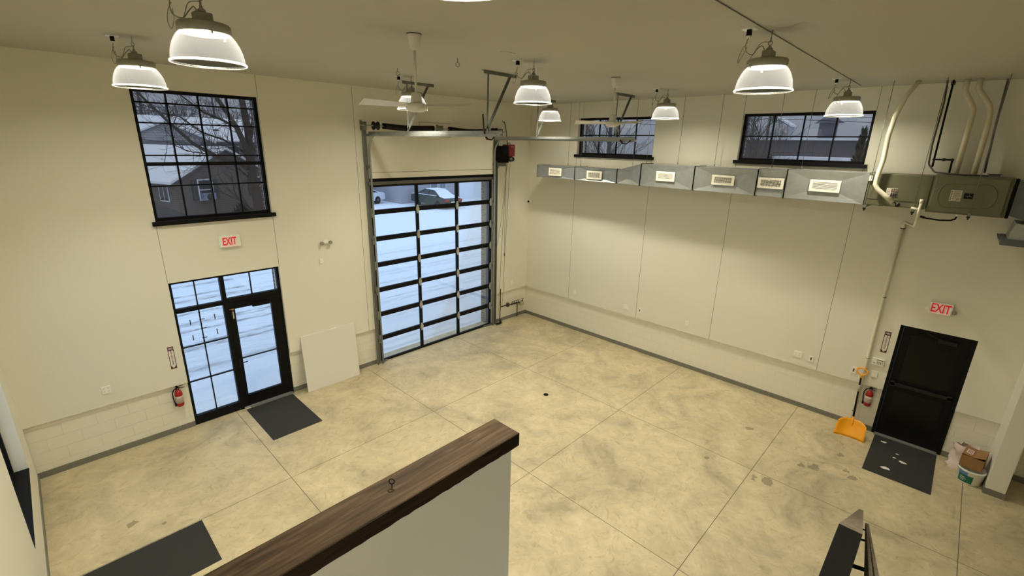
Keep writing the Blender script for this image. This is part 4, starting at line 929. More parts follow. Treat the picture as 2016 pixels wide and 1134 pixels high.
# ------------------------------------------------------------ box, tub and bag beside the stub wall
t = thing('plastic_tub', (-.50, -10.24, 0), 'white round tub with green label under the cardboard box', 'tub')
m = MB(); m.lathe([(.001, 0), (.14, 0), (.15, .01), (.165, .22), (.172, .225), (.172, .245), (.16, .245), (.155, .24), (.14, .012), (.001, .012)], (-.52, -10.23, 0), 32); m.build('body', WHITEP, t)
GREEN = mat('teal_green_print', (20, 104, 84), .5); BLUE = mat('blue_print', (90, 130, 180), .5)
m = MB()
def arc(a0, a1, z0, z1, r0, r1, k):
    m.k = k; N = 10; vs = []
    for i in range(N + 1):
        a = a0 + (a1 - a0) * i / N
        for (z, r) in ((z0, r0), (z1, r1)): vs.append((-.52 + r * math.cos(a), -10.23 + r * math.sin(a), z))
    m._add(vs, [(2 * i, 2 * i + 2, 2 * i + 3, 2 * i + 1) for i in range(N)], True)
arc(2.15, 3.35, .03, .16, .1545, .1625, 0); arc(2.1, 2.9, .16, .21, .1625, .166, 1)
arc(2.35, 2.75, .11, .118, .1605, .161, 2); arc(2.35, 2.85, .085, .092, .159, .1595, 2); arc(2.4, 2.7, .06, .066, .1575, .158, 2)
m.build('label', [GREEN, BLUE, PAPER], t, fix=False)
t = thing('cardboard_box', (-.42, -10.22, .25), 'open brown cardboard box sitting on the white tub', 'box', rz=-.15)
bw, bd_, bh = .17, .135, .20
m = MB()
m.box(-bw, bw, -bd_, bd_, 0, .004); m.box(-bw, bw, -bd_, -bd_ + .005, 0, bh); m.box(-bw, bw, bd_ - .005, bd_, 0, bh); m.box(-bw, -bw + .005, -bd_, bd_, 0, bh); m.box(bw - .005, bw, -bd_, bd_, 0, bh)
m.build('carton', CARD, t, local=True)
m = MB(); m.obox((0, bd_ * .45, bh + .012), (1, 0, 0), (0, 1, .12), (0, -.12, 1), bw, bd_ * .5, .002); m.build('flap', CARD, t, local=True)
m = MB(); m.obox((0, -bd_ * .5, bh + .025), (1, 0, 0), (0, 1, -.3), (0, .3, 1), bw, bd_ * .5, .002); m.build('flap', CARD, t, local=True)
m = MB(); m.obox((-.02, bd_ * .45, bh + .016), (1, 0, 0), (0, 1, .12), (0, -.12, 1), .08, .04, .001); m.k = 1
for i in range(3): m.obox((-.02, bd_ * .45 - .02 + i * .018, bh + .0175 + (-.02 + i * .018) * .12), (1, 0, 0), (0, 1, .12), (0, -.12, 1), .055, .003, .0008)
m.build('shipping_label', [mat('pinkish_label', (216, 190, 176), .7), INK], t, local=True)
# crumpled bag behind
random.seed(11)
m = MB(); prof = []
seg = 22; rows = 9; vs = []
for j in range(rows + 1):
    v = j / rows
    for i in range(seg):
        a = i / seg * 2 * PI; r = (.15 + .03 * math.sin(3 * a + j) + random.uniform(-.02, .02)) * (1 - .12 * v) * (1.15 if v < .15 else 1)
        vs.append((-.16 + r * .72 * math.cos(a), -10.15 + r * 1.25 * math.sin(a), .0 + v * .42 + (random.uniform(-.03, .03) if j == rows else 0)))
fs = [(j * seg + i, j * seg + (i + 1) % seg, (j + 1) * seg + (i + 1) % seg, (j + 1) * seg + i) for j in range(rows) for i in range(seg)]
m._add(vs, fs, True); tag(m.build('crumpled_bag', mat('bag_white', (226, 206, 196), .6), origin=(-.19, -10.17, 0), fix=True), 'crumpled pinkish white bag behind the cardboard box', 'bag')

# ------------------------------------------------------------ water meter piping near the corner
t = thing('water_pipe_manifold', (-.65, -.05, .45), 'dark metal pipework with valves low on the wall beside the far corner', 'pipework')
DKP = mat('dark_bronze_pipe', (70, 62, 48), .45, .5)
y = -.05
m = MB(); m.tube([(-1.16, y, 0), (-1.14, y, .50), (-1.14, y, 1.05)], .014, 8); m.tube([(-1.14, y, .5), (-.9, y, .49), (-.55, y, .47), (-.30, y, .46)], .018, 10); m.tube([(-.42, y, .44), (-.42, y, .03)], .016, 8); m.build('pipe', DKP, t)
m = MB(); m.ball((-.85, y - .02, .48), .055, 8, (1.2, 1, .8)); m.lathe([(.05, 0), (.045, .07)], (-.85, y - .02, .49), 14); m.build('water_meter', DKP, t)
for x in (-.66, -.56, -.46, -.36, -.2):
    m = MB(); m.ball((x, y, .47), .03, 6); m.tube([(x, y - .01, .48), (x, y - .02, .55)], .009, 6); m.tube([(x - .035, y - .02, .55), (x + .035, y - .02, .56)], .008, 6); m.build('valve', BLACKS, t)
m = MB(); m.box(-.30, -.17, -.12, -.0, .36, .47); m.build('valve_box', mat('beige_box', (190, 186, 150), .6), t)
m = MB(); m.tube([(-1.14, y, .06), (-1.2, y - .1, .05), (-1.38, y - .08, .05)], .028, 8); m.build('floor_fitting', BLACKM, t)

# ------------------------------------------------------------ guard wall with timber cap (bottom centre)
t = thing('guard_wall', (-10.2, -8.46, 0), 'painted half wall topped by a brown stained timber cap, nearest thing at bottom centre', 'half wall')
m = MB(); m.box(-10.94, -9.497, -8.502, -8.425, 0, 4.262); m.build('panel', mat('half_wall_paint', (226, 224, 212), .7), t)
zc0, zc1 = 4.262, 4.300
m = MB(); m.box(-10.94, -9.479, -8.511, -8.415, zc0, zc1); m.build('cap', WOOD, t, bevel=.0015)
DKW = wood_mat('unlit_side_wood', (30, 22, 15), (42, 31, 22), (54, 40, 28))  # darker copy of the cap wood, painting in its unlit side
random.seed(3)
m = MB(); N = 90; x0, x1 = -10.94, -9.477
pts = [(x0 + (x1 - x0) * i / N, 4.260 + random.uniform(-.0012, .0012)) for i in range(N + 1)]
m.prism(pts + [(x1, zc1 - .0015), (x0, zc1 - .0015)], -8.5125, -8.509, 'y'); m.box(-9.48, -9.4775, -8.512, -8.416, 4.262, 4.2985); m.build('cap_edge', DKW, t)
m = MB(); hx, hy = -9.839, -8.456
m.tube([(hx, hy, 4.299), (hx, hy, 4.310)], .0013, 8); m.tube([(hx + .0062 * math.sin(a) * .7, hy - .0062 * math.sin(a) * .7, 4.3165 + .0068 * math.cos(a)) for a in [i * PI / 10 for i in range(20)]], .0013, 8, closed=True)
tag(m.build('screw_eye', BLACKM, origin=(hx, hy, 4.3)), 'small black screw eye standing on the brown timber cap', 'hook')

# ------------------------------------------------------------ stair guard with handrail (bottom right)
t = thing('stair_guard', (-9.4, -9.227, 0), 'black topped stair guard whose grey timber cap slopes away at the bottom right', 'stair guard')
ya, yb = -9.2465, -9.2055
xk, zk = -9.231, 4.30; sl = .6415; sk = .0175
xe = -4.25; ze = zk - (xe - xk) * sl; ye = sk * (xe - xk)
def skew(m, x0_=xk):
    m.v = [(x_, y_ + (sk * (x_ - x0_) if x_ > x0_ else 0), z_) for (x_, y_, z_) in m.v]; return m
m = MB(); m.prism([(-10.1, zk - .035), (xk, zk - .035), (xk, 0), (-10.1, 0)], -9.2155, -9.2095, 'y'); m.prism([(xk, zk - .035), (xe, ze - .035), (xe, 0), (xk, 0)], -9.2155, -9.2095, 'y'); skew(m).build('panel', mat('dark_sheet_panel', (40, 38, 34), .7), t)
m = MB(); m.prism([(xk, zk), (xe, ze), (xe, ze - .035), (xk, zk - .035)], ya, yb, 'y'); skew(m).build('sloping_cap', WOODG, t)
m = MB(); m.box(-10.1, xk, ya, yb, zk - .034, zk); m.build('level_cap', mat('black_cap_top', (18, 17, 15), .75, spec=.15), t, bevel=.001)  # level cap coloured black, the sloping one grey brown
t = thing('handrail', (-9.0, -9.287, 0), 'grey brown stair handrail running down beside the black topped guard', 'handrail')
def RP(x_): return Vector((x_, -9.287 + .0145 * (x_ + 9.0), 4.04 - .6435 * (x_ + 9.0)))
p0 = RP(-9.55); p1 = RP(-4.75)
m = MB(); dr = (p1 - p0).normalized(); sd = Vector((0, 1, 0)); upv = sd.cross(dr)
if upv.z < 0: upv = -upv
prof = [(-.015, -.02), (-.015, -.006), (-.010, 0), (-.002, .001), (.0, -.0035), (.003, .001), (.010, 0), (.015, -.006), (.015, -.02), (.008, -.03), (-.008, -.03)]
vs = [p + sd * u + upv * v for p in (p0, p1) for (u, v) in prof]; n_ = len(prof)
m._add(vs, [tuple(range(n_)), tuple(range(2 * n_ - 1, n_ - 1, -1))] + [(i, i + n_, (i + 1) % n_ + n_, (i + 1) % n_) for i in range(n_)]); m.build('rail', WOODG, t)
for xb_ in (-8.5, -6.9, -5.3):
    c = RP(xb_); yg = -9.2095 + sk * (xb_ - xk); m = MB(); m.tube([(c.x, c.y, c.z - .03), (c.x - .004, c.y + .006, c.z - .06), (c.x - .01, yg, c.z - .075)], .0075, 8); m.box(c.x - .03, c.x + .03, yg - .012, yg - .002, c.z - .12, c.z - .03); m.build('rail_bracket', BLACKM, t)

# ============================================================ outdoors
m = MB(); m.box(-60, 120, OUT, 140, -.2, -.03); m.box(OUT, 120, -40, OUT, -.2, -.03); m.box(-60, XL - .3, -40, OUT, -.2, -.03)
struct(m.build('snow_ground', snow_ground_mat()))
SID = siding_mat('taupe_siding', (112, 104, 100)); SIDG = siding_mat('pale_grey_siding', (176, 178, 184), .2); WHT = mat('white_trim', (222, 224, 228), .6)
GLD = mat('dark_window_glass', (46, 50, 58), .15); SHUT = mat('slate_shutter', (72, 78, 82), .7)
# near house
t = thing('house', (-3.95, 24, 0), 'single storey taupe house with snowy gable roof seen through the tall window', 'house', rz=.33)
Wd, Dp, eh, rh = 6.3, 10.0, 2.72, 4.42
m = MB(); m.prism([(0, 0), (Wd, 0), (Wd, eh), (Wd / 2, rh - .1), (0, eh)], 0, Dp, 'y'); hw = m.build('walls', SID, t, local=True)
for sg, nm in ((0, 'left'), (1, 'right')):
    m = MB(); ov = .45
    xe_, zE = (-ov, eh - ov * (rh - eh) / (Wd / 2)) if sg == 0 else (Wd + ov, eh - ov * (rh - eh) / (Wd / 2))
    m.prism([(Wd / 2, rh), (xe_, zE), (xe_, zE + .14), (Wd / 2, rh + .16)], -.35, Dp + .35, 'y'); rf = m.build('roof', SNOW, t, local=True)
    m = MB(); m.prism([(Wd / 2, rh - .07), (xe_, zE - .1), (xe_, zE), (Wd / 2, rh)], -.36, Dp + .36, 'y'); m.build('fascia', mat('grey_fascia', (90, 92, 94), .7), t, local=True)
def hwin(par, x, z, w, h, shutters=True, y=-.02):
    m = MB(); m.box(x - w / 2 - .08, x + w / 2 + .08, y - .03, y + .02, z - .08, z + h + .08); f = m.build('window', WHT, par, local=True)
    m = MB(); m.box(x - w / 2, x + w / 2, y - .04, y - .03, z + h / 2 + .03, z + h); m.box(x - w / 2, x + w / 2, y - .04, y - .03, z, z + h / 2 - .03); m.build('pane', GLD, f, local=True)
    if shutters:
        for s_ in (-1, 1): m = MB(); m.box(x + s_ * (w / 2 + .1), x + s_ * (w / 2 + .42), y - .02, y + .02, z - .05, z + h + .05); m.build('shutter', SHUT, par, local=True)
hwin(t, 1.72, 1.48, .78, 1.12)
m = MB(); m.box(1.34, 2.1, -.35, -.05, 1.46, 1.85); m.k = 1; m.lathe([(.2, -.01), (.2, 0)], (1.72, -.36, 1.62), 16, 'y'); m.build('window_air_conditioner', [mat('bluish_casing', (140, 152, 180), .6), mat('dark_grille', (60, 60, 66), .7)], t, local=True)
hwin(t, 5.35, 1.48, .7, 1.1)
for y_ in (.75, 3.4):
    m = MB(); m.box(-.04, 0, y_, y_ + .9, 1.4, 2.45); f = m.build('window', WHT, t, local=True)
    m = MB(); m.box(-.05, -.04, y_ + .06, y_ + .42, 1.46, 2.4); m.box(-.05, -.04, y_ + .48, y_ + .84, 1.46, 2.4); m.build('pane', GLD, f, local=True)
m = MB(); m.box(-.06, 0, 5.2, 6.1, .1, 2.2); m.build('house_door', SHUT, t, local=True)
m = MB(); m.tube([(5.95, -.06, 0), (5.95, -.06, 2.55)], .05, 8); m.build('downspout', WHT, t, local=True)
# porch rail beside it
t = thing('porch_railing', (-6.2, 27.4, 0), 'dark red lattice porch railing left of the near house', 'railing', rz=.33)
m = MB()
for i in range(9): m.box(-1.2 + i * .16, -1.17 + i * .16, 0, .03, .3, 1.25)
m.box(-1.25, .3, -.01, .04, 1.2, 1.27); m.box(-1.25, .3, -.01, .04, .3, .36); m.box(-1.25, -1.15, -.03, .06, 0, 1.3); m.build('balusters', mat('dull_red_wood', (110, 60, 66), .8), t, local=True)
# far house with snowy roof and porch gable
t = thing('house', (3, 44, 0), 'long low house with wide snow covered roof beyond the near house', 'house')
m = MB(); m.box(-9, 14, 44, 52, 0, 4.75); m.build('walls', mat('blue_grey_siding', (92, 98, 108), .8), t)
m = MB(); m.prism([(43.2, 4.72), (48.2, 6.9), (48.2, 7.05), (43.2, 4.90)], -10, 15, 'x'); m.prism([(48.2, 6.9), (52.8, 4.72), (52.8, 4.90), (48.2, 7.05)], -10, 15, 'x'); m.build('roof', SNOW, t)
m = MB(); m.box(-10, 15, 43.1, 43.2, 4.6, 4.78); m.build('gutter', MATS['grey_fascia'], t)
m = MB(); m.prism([(-3.9, 4.75), (2.9, 4.75), (-.45, 6.25)], 42.0, 42.1, 'y'); pg = m.build('porch_gable', SIDG, t)
m = MB(); m.prism([(-.45, 6.28), (-4.2, 4.62), (-4.2, 4.78), (-.45, 6.44)], 41.8, 47.5, 'y'); m.prism([(-.45, 6.28), (3.2, 4.62), (3.2, 4.78), (-.45, 6.44)], 41.8, 47.5, 'y'); m.build('porch_roof', SNOW, t)
m = MB(); m.prism([(-.45, 6.20), (-4.2, 4.50), (-4.2, 4.62), (-.45, 6.30)], 41.78, 41.9, 'y'); m.prism([(-.45, 6.20), (3.2, 4.50), (3.2, 4.62), (-.45, 6.30)], 41.78, 41.9, 'y'); m.box(-3.8, 2.8, 41.95, 42.15, 4.5, 4.74); m.build('porch_trim', mat('grey_trim_board', (120, 124, 130), .7), t)
for x in (-3.6, -.2, 2.6): m = MB(); m.box(x - .1, x + .1, 42, 42.2, 0, 4.55); m.build('porch_post', mat('brown_post', (84, 72, 68), .8), t)
for x in (-2.9, -1.6, 1.0, 3.6, 5.2, 8.6, 10.6):
    m = MB(); m.box(x - .55, x + .55, 43.94, 44, 3.1, 4.4); f = m.build('window', WHT if x < -2 or x > 3 else SHUT, t); m = MB(); m.box(x - .47, x + .47, 43.9, 43.94, 3.2, 4.3); m.build('pane', GLD, f)
for x, yv, zv in ((-2.1, 46.4, 6.25), (.7, 45.9, 6.1), (4.3, 45.4, 5.85), (8.3, 45.2, 5.75)):
    m = MB(); m.lathe([(.28, 0), (.3, .12), (.05, .18)], (x, yv, zv - .1), 12); m.build('roof_vent', SHUT, t)
# bare trees
BARK = mat('bark', (74, 68, 62), .9); TWIG = mat('twig_bark', (86, 84, 86), .9)
def grow(m, p, d, L, r, lev, rnd, spread, maxlev, seg=4, minr=.012):
    pts = [p]; q = p.copy(); dd = d.copy(); N = 4 if lev < 2 else 3
    for i in range(N):
        dd = (dd + Vector((rnd.gauss(0, .13), rnd.gauss(0, .13), rnd.gauss(.05, .1)))).normalized(); q = q + dd * (L / N); pts.append(q.copy())
    r1 = max(minr * .5, r * .55); m.tube(pts, [r + (r1 - r) * i / N for i in range(N + 1)], 8 if lev == 0 else (5 if r > .04 else 3), cap=False)
    if lev >= maxlev: return
    n = rnd.choice((3, 4)) if lev < 2 else rnd.choice((2, 3, 3))
    for i in range(n):
        u = rnd.uniform(.35, 1.0) if i else 1.0; k = min(N - 1, int(u * N)); base = pts[k].lerp(pts[k + 1], u * N - k if u < 1 else 1)
        s_ = Vector((rnd.gauss(0, 1), rnd.gauss(0, 1), rnd.gauss(0, .6))).normalized()
        nd = (dd + s_ * spread).normalized(); grow(m, base, nd, L * rnd.uniform(.55, .8), max(minr * .6, r1 * rnd.uniform(.6, .85)), lev + 1, rnd, spread, maxlev, seg, minr)
def tree(x, y, h, r, seed, label, spread=.65, maxlev=5, group='bare winter trees outside', lean=(0, 0), limbs=None, minr=.012):
    rnd = random.Random(seed); m = MB()
    grow(m, Vector((x, y, -.05)), Vector((lean[0], lean[1], 1)).normalized(), h * .42, r, 0, rnd, spread, maxlev, minr=minr)
    t = thing('bare_tree', (x, y, 0), label, 'tree', group)
    m.build('branches', TWIG if not limbs else BARK, t)
    if limbs:
        m = MB(); pts = []
        for path, rr0, rr1 in limbs:
            P = [Vector(p) for p in path]; n_ = len(P); m.tube(P, [rr0 + (rr1 - rr0) * i / (n_ - 1) for i in range(n_)], 8)
        m.build('trunk', BARK, t); m = MB()
        for path, rr0, rr1 in limbs[1:]:
            P = [Vector(p) for p in path]
            for i in range(1, len(P)):
                for k in range(7):
                    b = P[i - 1].lerp(P[i], rnd.random()); dd = (P[i] - P[i - 1]).normalized(); s_ = Vector((rnd.gauss(0, 1), rnd.gauss(0, .8), rnd.gauss(0, .9))).normalized()
                    grow(m, b, (dd * .6 + s_ * .9).normalized(), rnd.uniform(.5, 1.1), .016, 2, rnd, .8, 4, 3, .008)
        m.build('twigs', TWIG, t)
    return t
# big tree on the lawn, its limbs spreading to the left
Y = 15.0
limbs = [([(-2.5, Y, -.05), (-2.52, Y, 2.5), (-2.6, Y, 3.6), (-2.58, Y, 4.3), (-2.52, Y, 5.4), (-2.58, Y, 6.4), (-2.67, Y, 7.2), (-2.7, Y, 8.6)], .24, .10),
         ([(-2.55, Y, 4.9), (-2.3, Y - .1, 5.7), (-2.2, Y - .2, 6.3), (-2.05, Y - .2, 7.2), (-1.8, Y, 8.6)], .11, .05),
         ([(-2.6, Y, 3.9), (-2.8, Y - .2, 4.8), (-3.05, Y - .3, 5.5), (-3.4, Y - .4, 6.15), (-3.9, Y - .5, 7.0), (-4.4, Y - .5, 8.2)], .15, .06),
         ([(-2.6, Y, 3.55), (-3.1, Y - .1, 4.0), (-3.9, Y - .2, 4.25), (-4.8, Y - .3, 4.8), (-5.4, Y - .3, 5.47), (-5.95, Y - .4, 6.12), (-6.45, Y - .4, 6.75), (-7.0, Y - .4, 7.6)], .10, .03),
         ([(-2.7, Y, 4.4), (-3.5, Y + .2, 5.0), (-4.3, Y + .3, 5.3), (-5.0, Y + .3, 5.9), (-5.6, Y + .3, 6.0), (-6.4, Y + .3, 6.4)], .05, .015),
         ([(-3.05, Y - .3, 5.5), (-3.5, Y - .2, 5.8), (-4.2, Y - .1, 6.1), (-5.0, Y, 6.8), (-5.7, Y, 7.2)], .06, .02),
         ([(-2.6, Y, 3.2), (-3.2, Y + .4, 3.9), (-4.2, Y + .5, 4.4), (-4.9, Y + .5, 4.5), (-5.6, Y + .5, 4.9)], .04, .01),
         ([(-2.55, Y, 4.4), (-2.2, Y, 4.7), (-1.9, Y, 5.2), (-1.6, Y, 5.3)], .05, .015)]
tree(-2.5, Y + 0, 5.5, .2, 4, 'big bare tree with dark trunk at the right of the tall window', .7, 4, limbs=limbs, minr=.014)
tree(5.1, 12 if False else 6.0, 8.0, .19, 21, 'bare tree with many steep twigs filling the smaller high window', .42, 6, minr=.016) if False else None
def steep(x, y, label, seed, h=8, n=5, r=.2, spread=.45, maxlev=5):
    rnd = random.Random(seed); m = MB(); t = thing('bare_tree', (x, y, 0), label, 'tree', 'bare winter trees outside')
    m.tube([(x, y, -.05), (x, y, h * .25), (x + .05, y, h * .6), (x, y, h)], [r, r * .9, r * .55, r * .15], 8)
    for i in range(34):
        z = h * rnd.uniform(.22, .85); a = rnd.uniform(0, 2 * PI); grow(m, Vector((x, y, z)), Vector((math.cos(a) * .75, math.sin(a) * .75, 1)).normalized(), rnd.uniform(1.0, 1.9) * (1.1 - z / h * .5), .035, 2, rnd, spread, maxlev, 3, .012)
    m.build('branches', TWIG, t); return t
steep(12, 5.15, 'bare tree with many steep twigs behind the smaller high window', 8, 9)
steep(20, 12.5, 'second bare tree farther off behind the smaller high window', 9, 9, r=.16)
steep(30, 3.9, 'bare tree at the left end of the large high window', 12, 8.2, r=.2)
steep(22, .9, 'small bare tree left of centre in the large high window', 14, 7.5, r=.09)
steep(19, 2.6, 'bare tree filling the left pane of the large high window', 15, 7.8, r=.12)
random.seed(8)
# distant tree belt beyond the houses
def belt(pts, label0):
    for i, (x, y, h) in enumerate(pts):
        steep(x, y, label0[i], 30 + i, h, r=.25, spread=.5, maxlev=4)
belt([(-6, 58, 12), (1, 60, 12.5), (8, 59, 12), (15, 57, 12), (23, 56, 11), (30, 50, 11)],
     ['leftmost tall bare tree of the row beyond the far house', 'tall bare tree beyond the far house, above its porch gable', 'tall bare tree beyond the far house, third from the left', 'tall bare tree beyond the far house, behind the big trunk', 'tall bare tree beyond the far house, at its right end', 'tall bare tree far behind the grey garage building'])
for i in range(9):
    x, y = -22 + i * 8, 75 + (i % 3) * 2
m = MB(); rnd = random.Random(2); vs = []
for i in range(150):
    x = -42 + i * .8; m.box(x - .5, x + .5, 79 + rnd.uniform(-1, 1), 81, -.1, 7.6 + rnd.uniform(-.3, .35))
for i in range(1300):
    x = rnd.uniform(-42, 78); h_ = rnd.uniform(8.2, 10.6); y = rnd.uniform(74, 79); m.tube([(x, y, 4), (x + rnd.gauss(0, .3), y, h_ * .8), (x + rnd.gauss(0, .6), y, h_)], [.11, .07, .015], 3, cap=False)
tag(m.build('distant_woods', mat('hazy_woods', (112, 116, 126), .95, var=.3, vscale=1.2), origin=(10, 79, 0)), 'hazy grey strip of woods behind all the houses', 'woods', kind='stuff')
# evergreen shrubs before the near house
LEAF = mat('dark_needles', (34, 42, 40), .9)
def bush(x, y, h, w, seed, label):
    rnd = random.Random(seed); m = MB()
    for i in range(110):
        a = rnd.uniform(0, 2 * PI); rr = rnd.uniform(0, 1) * w; bx, by = x + rr * math.cos(a), y + rr * .6 * math.sin(a); hh = h * (1 - .45 * (rr / w)) * rnd.uniform(.65, 1.1)
        m.tube([(bx, by, -.03), (bx + rnd.gauss(0, .06), by, hh * .6), (bx + rnd.gauss(0, .12), by + rnd.gauss(0, .1), hh)], [.09, .075, .012], 4, cap=False)
    tag(m.build('evergreen_shrub', LEAF, origin=(x, y, 0)), label, 'shrub', 'dark shrubs before the near house')
bush(-1.0, 22.6, 1.5, .6, 1, 'dark evergreen shrub under the house window, leftmost of three')
bush(.3, 22.6, 2.0, .62, 2, 'dark evergreen shrub in the middle of the three by the house')
bush(1.65, 22.8, 2.1, .65, 3, 'dark evergreen shrub at the lower right corner of the tall window')
# garage building seen through the overhead door
t = thing('garage_building', (18, 26, 0), 'pale grey building with white garage door behind the parked car', 'building')
BW = mat('pale_lilac_wall', (172, 168, 176), .85)
m = MB(); m.box(12.5, 26, 26, 34, -.05, 3.4); m.build('walls', BW, t)
m = MB(); m.box(18.9, 21.9, 25.9, 26, -.03, 2.3); m.build('garage_door', mat('white_garage_door', (236, 240, 246), .6), t)
m = MB(); m.box(18.75, 18.9, 25.88, 26, -.03, 2.4); m.box(21.9, 22.05, 25.88, 26, -.03, 2.4); m.build('door_trim', SHUT, t)
for x in (16.0, 16.95):
    m = MB(); m.box(x - .42, x + .42, 25.93, 26, 1.05, 2.1); f = m.build('window', WHT, t)
    m = MB()
    for a in (-.34, .02):
        for b in (1.12, 1.6): m.box(x + a, x + a + .32, 25.9, 25.93, b, b + .42)
    m.build('pane', mat('grey_window_glass', (120, 124, 138), .3), f)
m = MB(); m.prism([(25.6, 3.4), (30, 5.0), (34.4, 3.4), (34.4, 3.55), (30, 5.2), (25.6, 3.6)], 12.2, 26.3, 'x'); m.build('roof', SNOW, t)
t = thing('shed', (9.6, 31, 0), 'grey shed wall behind the white car at the upper left of the overhead door', 'shed')
m = MB(); m.box(7.0, 11.6, 30.5, 34, -.05, 3.0); m.build('walls', mat('lilac_shed_wall', (150, 148, 158), .85), t)
m = MB(); m.box(6.8, 11.8, 30.3, 34.2, 3.0, 3.25); m.build('roof', SNOW, t)
# cars
TYRE = mat('tyre', (26, 27, 30), .9); RIMA = mat('wheel_alloy', (120, 124, 130), .4, .5)
def car(loc, rz, paint, label, snow=True):
    t = thing('car', loc, label, 'car', 'parked cars outside', rz)
    L = 4.7; w = .9
    prof = [(-2.35, .35), (-2.33, .72), (-2.2, .86), (-1.55, .93), (-.95, 1.0), (.95, 1.02), (1.6, .98), (2.3, .92), (2.36, .75), (2.34, .35), (1.85, .28), (1.05, .28), (-1.0, .28), (-1.9, .28)]
    m = MB(); n_ = len(prof); vs = []
    for xx, k in ((-w, .93), (-w * .8, 1), (0, 1.02), (w * .8, 1), (w, .93)):
        for (a, b) in prof: vs.append((xx, a * (.985 if abs(xx) == w else 1), .28 + (b - .28) * k))
    fs = []
    for s_ in range(4):
        for i in range(n_): fs.append((s_ * n_ + i, s_ * n_ + (i + 1) % n_, (s_ + 1) * n_ + (i + 1) % n_, (s_ + 1) * n_ + i))
    fs += [tuple(range(n_)), tuple(4 * n_ + i for i in range(n_ - 1, -1, -1))]
    m._add(vs, fs, False); body = m.build('body', paint, t, local=True, bevel=.03)
    cab = [(-1.5, .95), (-.65, 1.38), (.55, 1.42), (1.55, 1.0)]
    m = MB(); vs = []
    for xx, kk in ((-1, 0), (1, 0)):
        for (a, b) in cab: vs.append((xx * (.84 if b < 1.2 else .62), a, b))
    m._add(vs, [(0, 1, 2, 3), (7, 6, 5, 4), (0, 4, 5, 1), (1, 5, 6, 2), (2, 6, 7, 3), (3, 7, 4, 0)]); m.build('cabin_glass', GLD, t, local=True)
    m = MB(); m._add([(-.62, -.7, 1.37), (-.64, .6, 1.41), (.64, .6, 1.41), (.62, -.7, 1.37), (-.58, -.65, 1.45), (-.6, .55, 1.48), (.6, .55, 1.48), (.58, -.65, 1.45)], [(0, 1, 2, 3), (7, 6, 5, 4), (0, 4, 5, 1), (1, 5, 6, 2), (2, 6, 7, 3), (3, 7, 4, 0)]); m.build('roof_snow' if snow else 'roof_panel', SNOW if snow else paint, t, local=True)
    for sx_ in (-1, 1):
        m = MB()
        for (a, b), (c, d_) in zip(cab[:-1], cab[1:]): m.bar((sx_ * (.845 if b < 1.2 else .63), a, b), (sx_ * (.845 if d_ < 1.2 else .63), c, d_), .05, .06)
        m.bar((sx_ * .845, -.05, 1.0), (sx_ * .64, -.02, 1.4), .05, .05); m.build('window_pillar', paint, t, local=True)
    if snow:
        m = MB(); m._add([(-.8, 1.15, 1.03), (.8, 1.15, 1.03), (.82, 2.3, .95), (-.82, 2.3, .95), (-.75, 1.2, 1.1), (.75, 1.2, 1.1), (.75, 2.22, 1.0), (-.75, 2.22, 1.0)], [(0, 1, 2, 3), (7, 6, 5, 4), (0, 4, 5, 1), (1, 5, 6, 2), (2, 6, 7, 3), (3, 7, 4, 0)])
        m._add([(-.8, -1.45, .98), (.8, -1.45, .98), (.8, -2.2, .88), (-.8, -2.2, .88), (-.75, -1.5, 1.04), (.75, -1.5, 1.04), (.75, -2.15, .93), (-.75, -2.15, .93)], [(0, 1, 2, 3), (7, 6, 5, 4), (0, 4, 5, 1), (1, 5, 6, 2), (2, 6, 7, 3), (3, 7, 4, 0)])
        m._add([(-.6, -.75, 1.36), (.6, -.75, 1.36), (.76, -1.45, 1.02), (-.76, -1.45, 1.02), (-.58, -.78, 1.40), (.58, -.78, 1.40), (.7, -1.4, 1.07), (-.7, -1.4, 1.07)], [(0, 1, 2, 3), (7, 6, 5, 4), (0, 4, 5, 1), (1, 5, 6, 2), (2, 6, 7, 3), (3, 7, 4, 0)])
        m.box(-.9, -.84, -1.2, 1.2, 1.0, 1.04); m.build('snow_cover', SNOW, t, local=True)
    for yy in (-1.42, 1.42):
        for sx_ in (-1, 1):
            m = MB(); m.lathe([(.2, -.1), (.31, -.1), (.33, -.07), (.33, .07), (.31, .1), (.2, .1)], (sx_ * .82, yy, .33), 24, 'x'); wl = m.build('wheel', TYRE, t, local=True)
            m = MB(); m.lathe([(.001, -.105), (.2, -.095), (.2, .095), (.001, .105)], (sx_ * .82, yy, .33), 20, 'x'); m.build('hubcap', RIMA, wl, local=True)
    m = MB(); m.box(-.88, -.48, 0 - 2.38, -2.3, .62, .80); m.box(.48, .88, -2.38, -2.3, .62, .80); m.build('tail_light', REDM, t, local=True)
    m = MB(); m.box(-.26, .26, -2.39, -2.33, .5, .62); m.build('number_plate', PAPER, t, local=True)
    return t
car((13.95, 23.0, -.03), 0, mat('dark_green_paint', (44, 60, 62), .3), 'dark sedan with snow on its roof parked before the pale building')
car((9.35, 27.7, -.03), math.radians(-75), mat('white_paint', (225, 228, 232), .3), 'white car at the upper left corner of the overhead door', False)
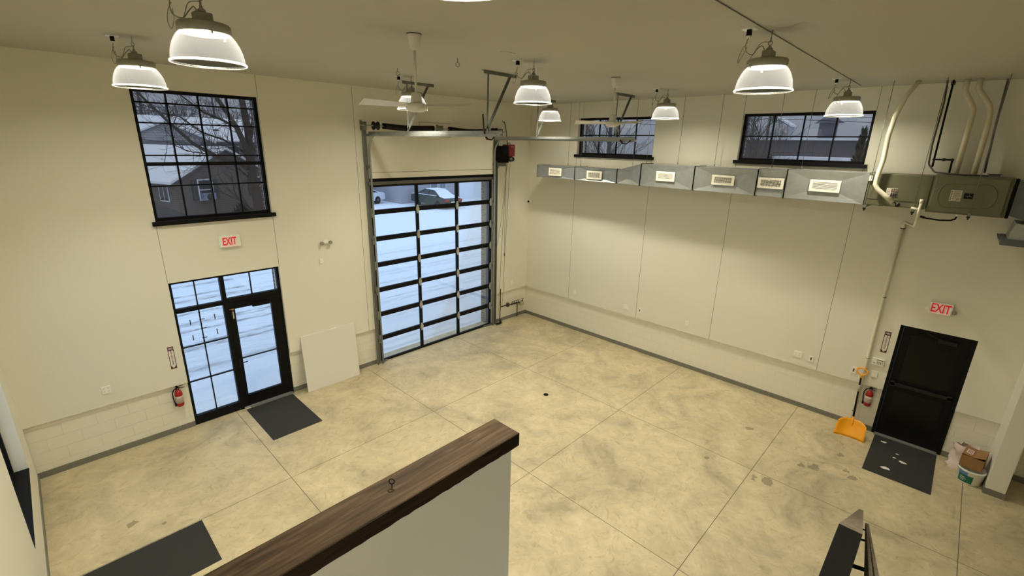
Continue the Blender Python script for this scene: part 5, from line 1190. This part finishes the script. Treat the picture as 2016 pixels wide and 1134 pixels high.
# things seen through the large high window
t = thing('row_building', (48, 5, 0), 'long dull brick building low across the large high window', 'building')
m = MB(); m.box(46, 50, 3.3, 14, -.1, 6.3); m.box(46, 50, -3, 3.3, -.1, 6.15); m.build('walls', mat('dull_mauve_brick', (92, 90, 98), .9, var=.12, vscale=2), t)
m = MB(); m.box(45.8, 50.2, -3.2, 14.2, 6.15, 6.35); m.build('roof', SNOW, t)
for y in (-1, 1, 5, 7, 9, 11): m = MB(); m.box(45.95, 46, y - .5, y + .5, 3.4, 4.6); m.build('window', GLD, t)
t = thing('tower', (51.2, 3.25, 0), 'small grey tower with pointed roof in the large high window', 'tower')
m = MB(); m.box(50.6, 51.8, 2.5, 4.0, -.1, 8.0); m.build('shaft', mat('grey_tower', (104, 106, 118), .8), t)
m = MB(); m.lathe([(1.45, 8.0), (1.25, 8.1), (.28, 8.8), (.02, 9.7)], (51.2, 3.25, 0), 4, smooth=False); m.build('pointed_roof', mat('slate_roof', (92, 94, 106), .8), t)
t = thing('white_house', (53, 8.4, 0), 'pale gabled house left of the tower in the large high window', 'house')
m = MB(); m.prism([(7.2, -.1), (9.7, -.1), (9.7, 7.75), (8.45, 8.45), (7.2, 7.75)], 52, 54, 'x'); m.build('walls', mat('pale_siding', (190, 194, 200), .8), t)
m = MB(); m.prism([(7.0, 7.7), (8.45, 8.55), (9.9, 7.7), (9.9, 7.88), (8.45, 8.75), (7.0, 7.88)], 51.8, 54.2, 'x'); m.build('roof', SNOW, t)
t = thing('utility_pole', (34, 4.0, 0), 'wooden utility pole with crossarm in the large high window', 'pole')
m = MB(); m.tube([(34, 4.0, -.1), (34, 4.0, 8.6)], .09, 8); m.build('pole', BARK, t)
m = MB(); m.box(33.95, 34.05, 3.3, 4.7, 7.9, 8.02); m.box(33.8, 34.1, 3.5, 3.8, 7.3, 7.9); m.build('crossarm', BARK, t)
for i, z in enumerate((7.95, 7.6)):
    m = MB(); m.tube([(34, 20, z), (34, 12, z - .5), (34, 4, z), (34, -6, z - .6), (34, -16, z)], .018, 4); tag(m.build('overhead_wire', BLACKM, origin=(34, 4, z)), ('upper' if i == 0 else 'lower') + ' overhead wire crossing the large high window', 'wire', 'overhead wires outside')
t = thing('evergreen_tree', (13, -5.75, 0), 'narrow dark evergreen at the right end of the large high window', 'tree')
rnd = random.Random(44); m = MB()
for i in range(520):
    z = rnd.uniform(.3, 5.9); r = .42 * (1 - (z / 6.2) ** 2) + .06; a = rnd.uniform(0, 2 * PI)
    m.tube([(13 + .3 * r * math.cos(a), -5.75 + .3 * r * math.sin(a), z), (13 + r * math.cos(a), -5.75 + r * math.sin(a), z + .18)], [.05, .008], 3, cap=False)
m.build('foliage', LEAF, t)
m = MB(); m.tube([(13, -5.75, -.1), (13, -5.75, 5.9)], [.12, .03], 8); m.build('trunk', BARK, t)
t = thing('snowy_shed', (25, -1.2, 0), 'low shed with flat snowy roof at the bottom of the large high window', 'shed')
m = MB(); m.box(24, 28, -3.2, .2, -.1, 4.55); m.build('walls', mat('grey_shed', (110, 110, 118), .8), t)
m = MB(); m.box(23.7, 28.3, -3.4, .4, 4.55, 4.72); m.build('roof', SNOW, t)
